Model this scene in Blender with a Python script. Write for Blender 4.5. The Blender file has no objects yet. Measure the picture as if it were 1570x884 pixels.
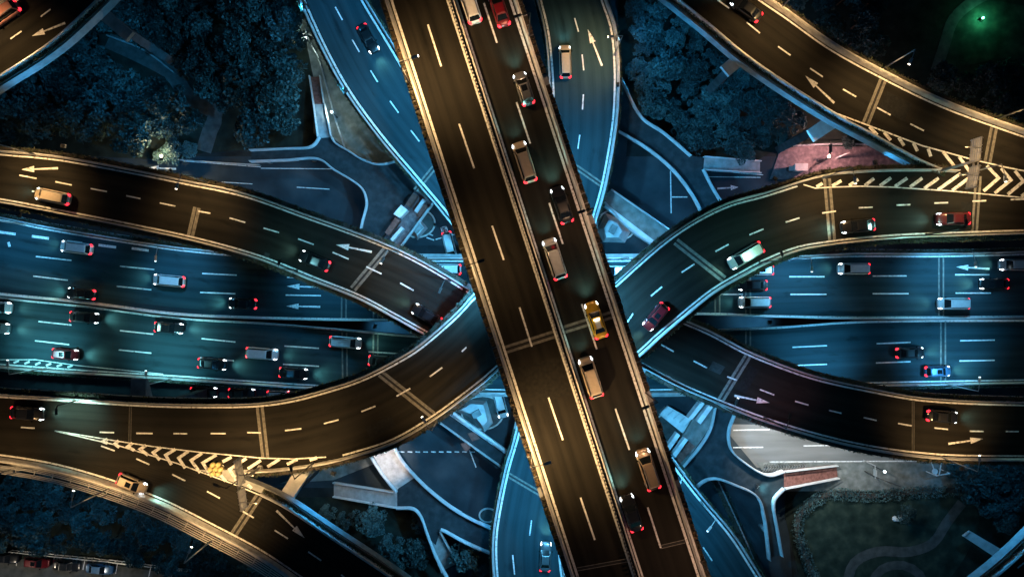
import bpy, math, random
from mathutils import Vector, Matrix
random.seed(11)
rnd = random.random
def U(a, b): return a + (b - a) * rnd()
SC = bpy.context.scene
COL = SC.collection
# ------------------------------------------------------------------ camera
H, F = 125.0, 1061.0            # drone height in metres, focal length in photo pixels
cam = bpy.data.cameras.new('camera'); cam.sensor_width = 36; cam.lens = F / 1570 * 36
cam.clip_start = 0.5; cam.clip_end = 3000
co = bpy.data.objects.new('camera', cam); COL.objects.link(co); co.location = (0, 0, H)
SC.camera = co
# ------------------------------------------------------------------ night sky
w = bpy.data.worlds.new('World'); SC.world = w; w.use_nodes = True
nt = w.node_tree; bg = nt.nodes['Background']
sky = nt.nodes.new('ShaderNodeTexSky'); sky.sky_type = 'NISHITA'; sky.sun_disc = False
sky.sun_elevation = math.radians(-4.0); sky.sun_rotation = math.radians(140)
mul = nt.nodes.new('ShaderNodeMix'); mul.data_type = 'RGBA'; mul.blend_type = 'MULTIPLY'; mul.inputs[0].default_value = 1
mul.inputs[7].default_value = (0.06, 0.58, 1.0, 1)
nt.links.new(sky.outputs[0], mul.inputs[6]); nt.links.new(mul.outputs[2], bg.inputs[0])
bg.inputs[1].default_value = 1.3
sd = bpy.data.lights.new('moon', 'SUN'); sd.energy = 0.045; sd.angle = math.radians(12); sd.color = (0.10, 0.55, 1.0)
so = bpy.data.objects.new('moon', sd); COL.objects.link(so); so.rotation_euler = (math.radians(48), 0, math.radians(-40))
SC.view_settings.view_transform = 'Standard'; SC.view_settings.look = 'None'
SC.view_settings.exposure = 0.0; SC.view_settings.gamma = 1.0
SC.render.engine = 'CYCLES'
SC.cycles.use_denoising = True; SC.cycles.max_bounces = 4; SC.cycles.diffuse_bounces = 2; SC.cycles.glossy_bounces = 2
SC.cycles.transmission_bounces = 2; SC.cycles.sample_clamp_indirect = 2.0; SC.cycles.caustics_reflective = False
SC.cycles.caustics_refractive = False
# light colours and powers
WARM = (1.0, 0.61, 0.25); AMBER = (1.0, 0.52, 0.17); PINK = (1.0, 0.36, 0.42); BLUE = (0.045, 0.46, 1.0); ROADBLUE = (0.12, 0.56, 1.0)
TEAL = (0.22, 0.80, 0.92); WHITE = (0.86, 0.95, 1.0); GREEN = (0.1, 1.0, 0.45)

# ------------------------------------------------------------------ helpers
def P(x, y, z=0.0):
    k = (H - z) / F
    return Vector(((x - 785) * k, (442 - y) * k, z))
def tag(o, label=None, cat=None, group=None, kind=None):
    if label: o['label'] = label
    if cat: o['category'] = cat
    if group: o['group'] = group
    if kind: o['kind'] = kind
    return o
def mobj(name, verts, faces, mat, parent=None, smooth=False, uv=None, mats=None, fm=None):
    me = bpy.data.meshes.new(name); me.from_pydata([tuple(v) for v in verts], [], faces)
    if uv:
        l = me.uv_layers.new(name='UVMap')
        for lp in me.loops: l.data[lp.index].uv = uv[lp.vertex_index]
    for m in (mats or [mat]): me.materials.append(m)
    if fm:
        for p, i in zip(me.polygons, fm): p.material_index = i
    if smooth:
        for p in me.polygons: p.use_smooth = True
    me.update()
    o = bpy.data.objects.new(name, me); COL.objects.link(o)
    if parent: o.parent = parent
    return o
def root(name, label, cat, loc=(0, 0, 0), rz=0, group=None):
    o = bpy.data.objects.new(name, None); COL.objects.link(o); o.location = loc; o.rotation_euler = (0, 0, rz)
    o.empty_display_size = 0.3
    return tag(o, label, cat, group)
def dup(r, loc, rz, label=None, group=None, scale=None):
    c = r.copy(); COL.objects.link(c); c.location = loc; c.rotation_euler = (0, 0, rz)
    if scale: c.scale = scale
    if label: c['label'] = label
    if group: c['group'] = group
    for ch in list(r.children):
        if ch.type == 'LIGHT': continue
        d = ch.copy(); COL.objects.link(d); d.parent = c
        for g in list(ch.children):
            e = g.copy(); COL.objects.link(e); e.parent = d
    return c
class MB:
    def __init__(s): s.v = []; s.f = []
    def add(s, vs, fs):
        n = len(s.v); s.v += [Vector(v) for v in vs]; s.f += [tuple(i + n for i in f) for f in fs]
    def box(s, c, size, rz=0.0, tilt=None):
        x, y, z = size[0] / 2, size[1] / 2, size[2] / 2
        M = Matrix.Rotation(rz, 4, 'Z')
        if tilt: M = M @ tilt
        vs = [Vector(c) + M @ Vector(q) for q in ((-x, -y, -z), (x, -y, -z), (x, y, -z), (-x, y, -z), (-x, -y, z), (x, -y, z), (x, y, z), (-x, y, z))]
        s.add(vs, [(0, 3, 2, 1), (4, 5, 6, 7), (0, 1, 5, 4), (1, 2, 6, 5), (2, 3, 7, 6), (3, 0, 4, 7)])
    def tube(s, a, b, r0, r1=None, n=8):
        a, b = Vector(a), Vector(b); r1 = r0 if r1 is None else r1
        d = (b - a).normalized(); u = d.orthogonal().normalized(); v = d.cross(u)
        vs = []
        for p, r in ((a, r0), (b, r1)):
            for i in range(n):
                t = 2 * math.pi * i / n; vs.append(p + u * (r * math.cos(t)) + v * (r * math.sin(t)))
        s.add(vs, [(i, (i + 1) % n, n + (i + 1) % n, n + i) for i in range(n)] + [tuple(range(n))[::-1], tuple(range(n, 2 * n))])
    def bar(s, a, b, wd, hg):          # square bar between two points
        a, b = Vector(a), Vector(b); d = (b - a).normalized()
        sd_ = d.cross(Vector((0, 0, 1)))
        sd_ = sd_.normalized() if sd_.length > 1e-4 else Vector((1, 0, 0))
        up = sd_.cross(d).normalized(); x = sd_ * wd / 2; y = up * hg / 2
        s.add([a - x - y, a + x - y, a + x + y, a - x + y, b - x - y, b + x - y, b + x + y, b - x + y],
              [(0, 3, 2, 1), (4, 5, 6, 7), (0, 1, 5, 4), (1, 2, 6, 5), (2, 3, 7, 6), (3, 0, 4, 7)])
    def prism(s, pts, z0, z1):
        pts = list(pts)
        ar = sum(pts[i][0] * pts[(i + 1) % len(pts)][1] - pts[(i + 1) % len(pts)][0] * pts[i][1] for i in range(len(pts)))
        if ar < 0: pts = pts[::-1]
        n = len(pts)
        s.add([(p[0], p[1], z0) for p in pts] + [(p[0], p[1], z1) for p in pts],
              [tuple(range(n))[::-1], tuple(range(n, 2 * n))] + [(i, (i + 1) % n, n + (i + 1) % n, n + i) for i in range(n)])
    def build(s, name, mat, parent=None, smooth=False): return mobj(name, s.v, s.f, mat, parent, smooth)

def spline(pts, step=1.2):
    """smooth curve through 3-D points, resampled by length"""
    p = [Vector(q) for q in pts]
    if len(p) < 2: return p
    p = [p[0] * 2 - p[1]] + p + [p[-1] * 2 - p[-2]]
    out = []
    for i in range(1, len(p) - 2):
        a, b, c, d = p[i - 1], p[i], p[i + 1], p[i + 2]
        t0 = 0; t1 = t0 + max((b - a).length, 1e-3) ** .5; t2 = t1 + max((c - b).length, 1e-3) ** .5; t3 = t2 + max((d - c).length, 1e-3) ** .5
        n = max(2, int((c - b).length / step))
        for k in range(n):
            t = t1 + (t2 - t1) * k / n
            A1 = a * ((t1 - t) / (t1 - t0)) + b * ((t - t0) / (t1 - t0)); A2 = b * ((t2 - t) / (t2 - t1)) + c * ((t - t1) / (t2 - t1))
            A3 = c * ((t3 - t) / (t3 - t2)) + d * ((t - t2) / (t3 - t2))
            B1 = A1 * ((t2 - t) / (t2 - t0)) + A2 * ((t - t0) / (t2 - t0)); B2 = A2 * ((t3 - t) / (t3 - t1)) + A3 * ((t - t1) / (t3 - t1))
            out.append(B1 * ((t2 - t) / (t2 - t1)) + B2 * ((t - t1) / (t2 - t1)))
    out.append(p[-2]); return out
def resample(c, n):
    L = [0.0]
    for a, b in zip(c, c[1:]): L.append(L[-1] + (b - a).length)
    out = []; j = 0
    for i in range(n):
        t = L[-1] * i / (n - 1)
        while j < len(L) - 2 and L[j + 1] < t: j += 1
        k = (t - L[j]) / max(L[j + 1] - L[j], 1e-6); out.append(c[j].lerp(c[j + 1], min(1, max(0, k))))
    return out
def edge(pts, z=None, step=1.2):
    """photo-traced line lifted to its real height"""
    w3 = [P(q[0], q[1], q[2] if len(q) > 2 else z) for q in pts]
    def out(q): return q[0] < -30 or q[0] > 1600 or q[1] < -28 or q[1] > 912
    c = spline(w3, step)
    if len(c) > 4:                  # roads go on well past the picture
        for end in (0, -1):
            if out(pts[end]):
                a, b_ = (c[0], c[3]) if end == 0 else (c[-1], c[-4]); d = (a - b_); d.z = 0; d.normalize()
                ext = [a + d * k * 1.5 for k in range(1, 19)]
                c = ext[::-1] + c if end == 0 else c + ext
    return c
def normals(c):
    out = []
    for i in range(len(c)):
        a = c[max(0, i - 1)]; b = c[min(len(c) - 1, i + 1)]; d = (b - a); d.z = 0; d.normalize()
        out.append(Vector((-d.y, d.x, 0)))
    return out
def off(c, d): return [p + n * d for p, n in zip(c, normals(c))]
def length(c): return sum((b - a).length for a, b in zip(c, c[1:]))
def strip(name, a, b, z, mat, parent=None, uvs=True):
    """flat sheet between two lines of equal count, lifted by z"""
    n = len(a); v = []; uv = []; s = 0
    for i in range(n):
        if i: s += ((a[i] - a[i - 1]).length + (b[i] - b[i - 1]).length) / 2
        wd = (a[i] - b[i]).length
        v += [a[i] + Vector((0, 0, z)), b[i] + Vector((0, 0, z))]; uv += [(0, s), (wd, s)]
    f = [(2 * i, 2 * i + 1, 2 * i + 3, 2 * i + 2) for i in range(n - 1)]
    # face up
    nv = (v[1] - v[0]).cross(v[2] - v[0])
    if nv.z > 0 : f = [q for q in f]
    else: f = [q[::-1] for q in f]
    return mobj(name, v, f, mat, parent, uv=uv)
def sweep(mb, c, prof, closed=True):
    """sweep a profile of (side, up) points along a line"""
    ns = normals(c); m = len(prof); vs = []
    for p, n in zip(c, ns):
        for s_, u_ in prof: vs.append(p + n * s_ + Vector((0, 0, u_)))
    fs = []
    for i in range(len(c) - 1):
        for j in range(m if closed else m - 1):
            k = (j + 1) % m; fs.append((i * m + j, (i + 1) * m + j, (i + 1) * m + k, i * m + k))
    if closed: fs += [tuple(range(m)), tuple(range((len(c) - 1) * m, len(c) * m))[::-1]]
    mb.add(vs, fs)

# ------------------------------------------------------------------ materials
def newmat(name):
    m = bpy.data.materials.new(name); m.use_nodes = True
    return m, m.node_tree.nodes, m.node_tree.links, m.node_tree.nodes['Principled BSDF']
def ramp(ns, stops):
    r = ns.new('ShaderNodeValToRGB'); e = r.color_ramp.elements
    e[0].position, e[0].color = stops[0][0], (*stops[0][1], 1); e[1].position, e[1].color = stops[-1][0], (*stops[-1][1], 1)
    for p, c in stops[1:-1]:
        q = e.new(p); q.color = (*c, 1)
    return r
def noise_mat(name, stops, scale=1.0, rough=0.8, bump=0.0, detail=6, coord='Object', stretch=None, spec=0.1, bscale=None):
    m, ns, ln, b = newmat(name)
    tc = ns.new('ShaderNodeTexCoord'); mp = ns.new('ShaderNodeMapping'); mp.inputs['Scale'].default_value = stretch or (1, 1, 1)
    n = ns.new('ShaderNodeTexNoise'); n.inputs['Scale'].default_value = scale; n.inputs['Detail'].default_value = detail
    ln.new(tc.outputs[coord], mp.inputs[0]); ln.new(mp.outputs[0], n.inputs['Vector'])
    r = ramp(ns, stops); ln.new(n.outputs[0], r.inputs[0]); ln.new(r.outputs[0], b.inputs['Base Color'])
    b.inputs['Roughness'].default_value = rough; b.inputs['Specular IOR Level'].default_value = spec
    if bump:
        n2 = ns.new('ShaderNodeTexNoise'); n2.inputs['Scale'].default_value = bscale or scale * 6; n2.inputs['Detail'].default_value = 4
        ln.new(tc.outputs[coord], n2.inputs['Vector'])
        bp = ns.new('ShaderNodeBump'); bp.inputs['Strength'].default_value = bump; bp.inputs['Distance'].default_value = 0.05
        ln.new(n2.outputs[0], bp.inputs['Height']); ln.new(bp.outputs[0], b.inputs['Normal'])
    return m
def asphalt(name, a, bcol, rough=0.8):
    """rolled asphalt: patches, streaks along the lanes, aggregate speckle, oil spots"""
    m, ns, ln, b = newmat(name)
    uv = ns.new('ShaderNodeUVMap'); uv.uv_map = 'UVMap'
    def nz(scale, sx, sy, det=5):
        mp = ns.new('ShaderNodeMapping'); mp.inputs['Scale'].default_value = (sx, sy, 1)
        n = ns.new('ShaderNodeTexNoise'); n.inputs['Scale'].default_value = scale; n.inputs['Detail'].default_value = det
        ln.new(uv.outputs[0], mp.inputs[0]); ln.new(mp.outputs[0], n.inputs['Vector']); return n
    st = nz(1.0, 1.6, 0.035); pt = nz(0.16, 1, 0.6); sp = nz(9.0, 1, 1, 2); oil = nz(0.55, 1, 0.35, 3)
    def mix(x, y, k):
        q = ns.new('ShaderNodeMath'); q.operation = 'MULTIPLY_ADD'; q.inputs[1].default_value = k
        ln.new(x, q.inputs[0]); ln.new(y, q.inputs[2]); return q.outputs[0]
    z = ns.new('ShaderNodeMath'); z.operation = 'MULTIPLY'; z.inputs[1].default_value = 0.42; ln.new(st.outputs[0], z.inputs[0])
    sx_ = ns.new('ShaderNodeSeparateXYZ'); ln.new(uv.outputs[0], sx_.inputs[0])
    wv = ns.new('ShaderNodeMath'); wv.operation = 'MULTIPLY'; wv.inputs[1].default_value = 3.55; ln.new(sx_.outputs[0], wv.inputs[0])
    sn = ns.new('ShaderNodeMath'); sn.operation = 'SINE'; ln.new(wv.outputs[0], sn.inputs[0])
    v = mix(pt.outputs[0], z.outputs[0], 0.44); v = mix(sp.outputs[0], v, 0.24); v = mix(sn.outputs[0], v, 0.05)
    r = ramp(ns, [(0.34, a), (0.52, tuple((p + q) / 2 for p, q in zip(a, bcol))), (0.70, bcol)]); ln.new(v, r.inputs[0])
    ro = ramp(ns, [(0.28, (0.45,) * 3), (0.40, (1,) * 3)]); ln.new(oil.outputs[0], ro.inputs[0])
    mx = ns.new('ShaderNodeMix'); mx.data_type = 'RGBA'; mx.blend_type = 'MULTIPLY'; mx.inputs[0].default_value = 0.75
    ln.new(r.outputs[0], mx.inputs[6]); ln.new(ro.outputs[0], mx.inputs[7]); ln.new(mx.outputs[2], b.inputs['Base Color'])
    b.inputs['Roughness'].default_value = rough; b.inputs['Specular IOR Level'].default_value = 0.10
    bp = ns.new('ShaderNodeBump'); bp.inputs['Strength'].default_value = 0.25; bp.inputs['Distance'].default_value = 0.02
    ln.new(sp.outputs[0], bp.inputs['Height']); ln.new(bp.outputs[0], b.inputs['Normal'])
    return m
def plain(name, col, rough=0.5, metal=0.0, spec=0.5, coat=0.0):
    m, ns, ln, b = newmat(name)
    n = ns.new('ShaderNodeTexNoise'); n.inputs['Scale'].default_value = 3.0; tc = ns.new('ShaderNodeTexCoord')
    ln.new(tc.outputs['Object'], n.inputs['Vector'])
    r = ramp(ns, [(0.3, tuple(c * 0.86 for c in col)), (0.7, col)]); ln.new(n.outputs[0], r.inputs[0]); ln.new(r.outputs[0], b.inputs['Base Color'])
    b.inputs['Roughness'].default_value = rough; b.inputs['Metallic'].default_value = metal; b.inputs['Specular IOR Level'].default_value = spec
    b.inputs['Coat Weight'].default_value = coat
    return m
def glow(name, col, s):
    m, ns, ln, b = newmat(name)
    b.inputs['Base Color'].default_value = (*[c * .5 for c in col], 1); b.inputs['Emission Color'].default_value = (*col, 1); b.inputs['Emission Strength'].default_value = s
    return m
def leafmat(name, a, b_, c):
    m, ns, ln, b = newmat(name)
    tc = ns.new('ShaderNodeTexCoord'); n = ns.new('ShaderNodeTexNoise'); n.inputs['Scale'].default_value = 0.8; n.inputs['Detail'].default_value = 8
    oi = ns.new('ShaderNodeObjectInfo'); ad = ns.new('ShaderNodeMath'); ad.operation = 'MULTIPLY_ADD'; ad.inputs[1].default_value = 0.25
    ln.new(tc.outputs['Object'], n.inputs['Vector']); ln.new(oi.outputs['Random'], ad.inputs[0]); ln.new(n.outputs[0], ad.inputs[2])
    r = ramp(ns, [(0.40, a), (0.62, b_), (0.85, c)]); ln.new(ad.outputs[0], r.inputs[0]); ln.new(r.outputs[0], b.inputs['Base Color'])
    b.inputs['Roughness'].default_value = 0.55; b.inputs['Specular IOR Level'].default_value = 0.3
    return m
M = {}
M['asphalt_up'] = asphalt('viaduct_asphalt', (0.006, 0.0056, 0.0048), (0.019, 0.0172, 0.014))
M['asphalt_low'] = asphalt('expressway_asphalt', (0.009, 0.023, 0.029), (0.026, 0.054, 0.064))  # part of the blue lamp light is tinted into this base colour
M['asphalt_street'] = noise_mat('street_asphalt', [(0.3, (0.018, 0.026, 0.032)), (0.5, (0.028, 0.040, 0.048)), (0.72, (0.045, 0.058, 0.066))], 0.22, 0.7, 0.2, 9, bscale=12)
M['concrete'] = noise_mat('parapet_concrete', [(0.3, (0.44, 0.42, 0.39)), (0.5, (0.58, 0.56, 0.53)), (0.7, (0.70, 0.68, 0.65))], 1.4, 0.75, 0.15)
M['girder'] = noise_mat('girder_concrete', [(0.3, (0.22, 0.23, 0.23)), (0.7, (0.38, 0.39, 0.39))], 0.9, 0.8, 0.15)
M['joint'] = noise_mat('joint_concrete', [(0.3, (0.10, 0.095, 0.085)), (0.7, (0.20, 0.19, 0.17))], 2.2, 0.8, 0.2)
M['joint_dark'] = plain('joint_rubber', (0.012, 0.012, 0.012), 0.8)
m_, ns, ln, b = newmat('road_paint')
tc = ns.new('ShaderNodeTexCoord'); n = ns.new('ShaderNodeTexNoise'); n.inputs['Scale'].default_value = 3.5; n.inputs['Detail'].default_value = 8
ln.new(tc.outputs['Object'], n.inputs['Vector']); r = ramp(ns, [(0.31, (0.20, 0.195, 0.19)), (0.44, (0.62, 0.61, 0.59)), (0.7, (0.80, 0.80, 0.79))])
ln.new(n.outputs[0], r.inputs[0]); ln.new(r.outputs[0], b.inputs['Base Color']); b.inputs['Roughness'].default_value = 0.6
M['paint'] = m_
M['paint_old'] = noise_mat('worn_road_paint', [(0.32, (0.10, 0.10, 0.10)), (0.5, (0.34, 0.34, 0.34)), (0.7, (0.5, 0.5, 0.5))], 4.0, 0.7)
M['paving'] = noise_mat('paving_stone', [(0.3, (0.10, 0.11, 0.10)), (0.55, (0.17, 0.18, 0.17)), (0.75, (0.24, 0.25, 0.24))], 0.8, 0.8, 0.2)
M['road_pale'] = noise_mat('pale_lit_road', [(0.3, (0.12, 0.12, 0.115)), (0.5, (0.155, 0.155, 0.15)), (0.7, (0.185, 0.185, 0.18))], .35, .8, .15, 10, bscale=14, stretch=(.25, 1.6, 1))  # paler than the other streets, some lamp light put into its tone
M['deck_lamp_pool'] = noise_mat('lamp_pool_tone', [(0.3, (0.24, 0.22, 0.21)), (0.7, (0.40, 0.37, 0.35))], 1.5, .8, .15)  # deck colour lightened to stand for a pool of lamp light
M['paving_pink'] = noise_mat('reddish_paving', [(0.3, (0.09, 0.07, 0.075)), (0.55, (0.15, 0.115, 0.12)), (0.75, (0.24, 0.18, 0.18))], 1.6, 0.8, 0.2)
M['soil'] = noise_mat('park_soil', [(0.3, (0.010, 0.014, 0.012)), (0.6, (0.022, 0.03, 0.024)), (0.8, (0.04, 0.05, 0.035))], 0.5, 0.95, 0.4)
M['lawn'] = noise_mat('mown_lawn', [(0.3, (0.010, 0.020, 0.016)), (0.5, (0.022, 0.038, 0.030)), (0.72, (0.05, 0.07, 0.05))], 0.45, 0.9, 0.5, 10, bscale=25)
M['ground'] = noise_mat('ground', [(0.3, (0.012, 0.014, 0.014)), (0.7, (0.03, 0.034, 0.034))], 0.3, 0.9, 0.3)
M['path'] = noise_mat('park_path', [(0.3, (0.05, 0.055, 0.055)), (0.7, (0.10, 0.105, 0.10))], 0.9, 0.85, 0.15)
M['fdeck'] = noise_mat('footbridge_deck', [(0.3, (0.016, 0.022, 0.026)), (0.5, (0.025, 0.032, 0.036)), (0.7, (0.038, 0.045, 0.05))], 0.8, 0.7, 0.1)
M['rail'] = plain('rail_metal', (0.50, 0.52, 0.54), 0.35, 0.4)
M['white'] = noise_mat('white_concrete', [(0.3, (0.52, 0.53, 0.53)), (0.7, (0.74, 0.75, 0.75))], 0.9, 0.7, 0.1)
M['pole'] = plain('pole_steel', (0.45, 0.45, 0.44), 0.4, 0.3)
M['darkpole'] = plain('dark_pole', (0.03, 0.03, 0.03), 0.5)
M['sign'] = plain('sign_back', (0.62, 0.60, 0.57), 0.45, 0.3)
M['trough'] = plain('planter_trough', (0.06, 0.05, 0.042), 0.8)
M['column'] = noise_mat('shaded_column', [(0.3, (0.04, 0.042, 0.044)), (0.7, (0.085, 0.088, 0.09))], .8, .85)  # dark tone stands for the little light these columns get
M['leafA'] = leafmat('leaf_dark', (0.005, 0.016, 0.016), (0.018, 0.042, 0.042), (0.05, 0.095, 0.09))
M['leafB'] = leafmat('leaf_mid', (0.010, 0.028, 0.030), (0.034, 0.074, 0.076), (0.085, 0.155, 0.15))
M['leafH'] = leafmat('leaf_hedge', (0.008, 0.016, 0.009), (0.026, 0.040, 0.018), (0.085, 0.085, 0.045))
M['leafR'] = leafmat('leaf_planter', (0.022, 0.022, 0.012), (0.07, 0.06, 0.03), (0.24, 0.12, 0.06))
M['bark'] = noise_mat('bark', [(0.3, (0.03, 0.022, 0.015)), (0.7, (0.09, 0.07, 0.05))], 4, 0.9, 0.5)
M['brick'] = noise_mat('red_stair', [(0.3, (0.12, 0.05, 0.04)), (0.7, (0.24, 0.11, 0.09))], 2.0, 0.8, 0.2)
M['glass'] = plain('car_glass', (0.008, 0.01, 0.012), 0.08, 0.0, 0.5)
M['tyre'] = plain('tyre', (0.012, 0.012, 0.012), 0.85)
M['rim'] = plain('rim', (0.5, 0.5, 0.5), 0.3, 0.9)
M['head'] = glow('headlight', (0.85, 0.95, 1.0), 9.0)
M['tail'] = glow('taillight', (1.0, 0.02, 0.035), 4.5)
M['lampglow'] = glow('lamp_lens', (1.0, 0.86, 0.66), 10.0)
M['lampblue'] = glow('lamp_lens_cool', (0.75, 0.92, 1.0), 5.0)
M['greenglow'] = glow('green_lens', (0.3, 1.0, 0.6), 3.0)

# ------------------------------------------------------------------ road pieces
def paint_line(c, wd, parent, name='edge_line', mat='paint', z=0.008, pick=None):
    c = c if pick is None else c[pick[0]:pick[1]]
    return strip(name, off(c, wd / 2), off(c, -wd / 2), z, M[mat], parent)
def dashes(lst, z, parent, wd=0.21, name='lane_dash', mat='paint', dz=0.009, cat_root=None):
    """short painted bars, each a part of its road"""
    for x0, y0, x1, y1 in lst:
        a, b_ = P(x0, y0, z), P(x1, y1, z); d = (b_ - a); n_ = Vector((-d.y, d.x, 0)).normalized() * wd / 2; u = Vector((0, 0, dz))
        mobj(name, [a - n_ + u, b_ - n_ + u, b_ + n_ + u, a + n_ + u], [(0, 1, 2, 3)], M[mat], parent)
def polyline_paint(lst, z, parent, wd, name, dz=0.010, mat='paint'):
    for pl in lst:
        c = [P(x, y, z) for x, y in pl]; vs = []
        for i, p in enumerate(c):      # mitred corners
            if 0 < i < len(c) - 1:
                d0 = (c[i] - c[i - 1]).normalized(); d1 = (c[i + 1] - c[i]).normalized()
                n0 = Vector((-d0.y, d0.x, 0)); n1 = Vector((-d1.y, d1.x, 0)); n_ = (n0 + n1).normalized(); n_ = n_ / max(.4, n_.dot(n0))
            else:
                d0 = (c[min(i + 1, len(c) - 1)] - c[max(0, i - 1)]).normalized(); n_ = Vector((-d0.y, d0.x, 0))
            vs += [p + n_ * wd / 2 + Vector((0, 0, dz)), p - n_ * wd / 2 + Vector((0, 0, dz))]
        mobj(name, vs, [(2 * i + 1, 2 * i + 3, 2 * i + 2, 2 * i) for i in range(len(c) - 1)], M[mat], parent)
def arrow(tail, tip, z, parent, mat='paint', head=0.36, hw=0.48, sw=0.17, dz=0.010):
    a, b_ = P(*tail, z), P(*tip, z); d = b_ - a; L = d.length; d.normalize(); n_ = Vector((-d.y, d.x, 0)); u = Vector((0, 0, dz))
    k = a + d * (L * (1 - head))
    vs = [a - n_ * sw, k - n_ * sw * .6, k - n_ * hw, b_, k + n_ * hw, k + n_ * sw * .6, a + n_ * sw]
    return mobj('painted_arrow', [v + u for v in vs], [tuple(range(7))], M[mat], parent)
def joint(x0, y0, x1, y1, z, parent, wd=0.42, gap=0.30):
    """expansion joint: two pale strips with a dark rubber seal between"""
    a, b_ = P(x0, y0, z), P(x1, y1, z); d = (b_ - a).normalized(); n_ = Vector((-d.y, d.x, 0)); mb = MB(); u = Vector((0, 0, 0.005))
    for s in (-1, 1):
        c0 = n_ * s * (gap / 2); c1 = n_ * s * (gap / 2 + wd); vs = [a + c0 + u, b_ + c0 + u, b_ + c1 + u, a + c1 + u]
        mb.add(vs, [(0, 1, 2, 3) if s > 0 else (3, 2, 1, 0)])
    o = mb.build('expansion_joint', M['joint'], parent)
    g = n_ * 0.07; mobj('joint_seal', [a - g + u * 1.1, b_ - g + u * 1.1, b_ + g + u * 1.1, a + g + u * 1.1], [(0, 1, 2, 3)], M['joint_dark'], o)
    return o
def deck(name, label, L, R, asp, oL=1.25, oR=1.25, thick=1.7, n=170, dz=0.0, side=.55):
    """a viaduct: hollow girder with asphalt on top, following its two edge lines"""
    L, R = resample(L, n), resample(R, n)
    if (L[1] - L[0]).cross(R[0] - L[0]).z > 0: sg = -1
    else: sg = 1
    Lo, Ro = off(L, oL * sg), off(R, -oR * sg)
    t = root(name, label, 'flyover')
    up = Vector((0, 0, dz))
    strip('asphalt', off(L, 0.32 * sg), off(R, -0.32 * sg), dz, asp, t)
    prof = []; vs = []
    for a, b_ in zip(Lo, Ro):
        q = a.lerp(b_, 0.22); r_ = a.lerp(b_, 0.78)
        vs += [a + Vector((0, 0, -.02)) + up, b_ + Vector((0, 0, -.02)) + up, b_ + Vector((0, 0, -thick * side)) + up, r_ + Vector((0, 0, -thick)) + up, q + Vector((0, 0, -thick)) + up, a + Vector((0, 0, -thick * side)) + up]
    fs = []
    for i in range(n - 1):
        for j in range(6):
            k = (j + 1) % 6; f = (i * 6 + j, (i + 1) * 6 + j, (i + 1) * 6 + k, i * 6 + k); fs.append(f if sg < 0 else f[::-1])
    fs += [(0, 1, 2, 3, 4, 5), tuple(range((n - 1) * 6, n * 6))]
    mobj('girder', vs, fs, M['girder'], t)
    t['_sg'] = sg
    return t, L, R, sg
def parapet(c, side, parent, a=0.34, wd=0.26, h=0.95, name='parapet', mat='concrete', cap=True):
    mb = MB()
    s = side
    sweep(mb, c, [(s * a, -.01), (s * (a + 0.05), h * .45), (s * (a + .09), h), (s * (a + wd), h), (s * (a + wd), -.3), (s * a, -.3)][:6])
    o = mb.build(name, M[mat], parent)
    if cap:
        mc = MB(); cc = off(c, s * (a + .17))
        sweep(mc, cc, [(-.05, h + .12), (.05, h + .12), (.05, h + .20), (-.05, h + .20)])
        for i in range(0, len(cc), 3): mc.box(cc[i] + Vector((0, 0, h + .06)), (.06, .06, .12))
        mc.build('handrail', M['rail'], o)
    return o
def leaf_quad(mb, p, s, flat=0.5):
    d = Vector((U(-1, 1), U(-1, 1), U(-flat, flat))).normalized(); e = d.orthogonal().normalized()
    e = Matrix.Rotation(U(0, 6.28), 3, d) @ e
    if flat < 0.8: e = (e * .6 + d.cross(Vector((0, 0, 1))).normalized() * .6).normalized()
    x = d * s; y = e * s * U(.5, .8)
    mb.add([p - x, p - y * .9 + x * .1, p + x, p + y], [(0, 1, 2, 3)])
def hedge(c, side, label, a=0.66, wd=0.62, h=0.55, dens=34, name='hedge', mat='leafH', group='hedges along the ramp edges', cat='hedge', base=-.05, tw=.5):
    """a trough of shrubs along the outside of a parapet"""
    t = root(name, label, cat, group=group)
    mb = MB(); mid = off(c, side * (a + wd / 2))
    sweep(mb, mid, [(-wd * tw, base), (wd * tw, base), (wd * tw, base + .28), (-wd * tw, base + .28)]); mb.build('trough', M['trough'], t)
    lf = MB(); ns_ = normals(mid)
    ph = U(0, 50)
    for i in range(len(mid) - 1):
        L_ = (mid[i + 1] - mid[i]).length
        for k in range(int(L_ * dens)):
            f = rnd(); p = mid[i].lerp(mid[i + 1], f); q = i + f
            den = 0.55 + 0.3 * math.sin(q * .9 + ph) + 0.25 * math.sin(q * 2.3 + ph * 2)
            if rnd() > den + .35: continue
            hh = h * (0.45 + .55 * max(0, den))
            leaf_quad(lf, p + ns_[i] * U(-wd * .75, wd * .75) + Vector((0, 0, base + .25 + hh * rnd() ** .7)), U(.09, .19))
    lf.build('foliage', M[mat], t)
    return t
def spot(loc, tgt, power, col, parent=None, ang=130, blend=0.8, size=0.25, name='lamp_light'):
    l = bpy.data.lights.new(name, 'SPOT'); l.energy = power; l.color = col; l.spot_size = math.radians(ang); l.spot_blend = blend; l.shadow_soft_size = size
    o = bpy.data.objects.new(name, l); COL.objects.link(o); o.location = loc
    o.rotation_euler = (Vector(tgt) - Vector(loc)).to_track_quat('-Z', 'Y').to_euler()
    if parent:
        o.parent = parent; o.matrix_parent_inverse = Matrix.Translation(-Vector(parent.location))
    return o
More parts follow.
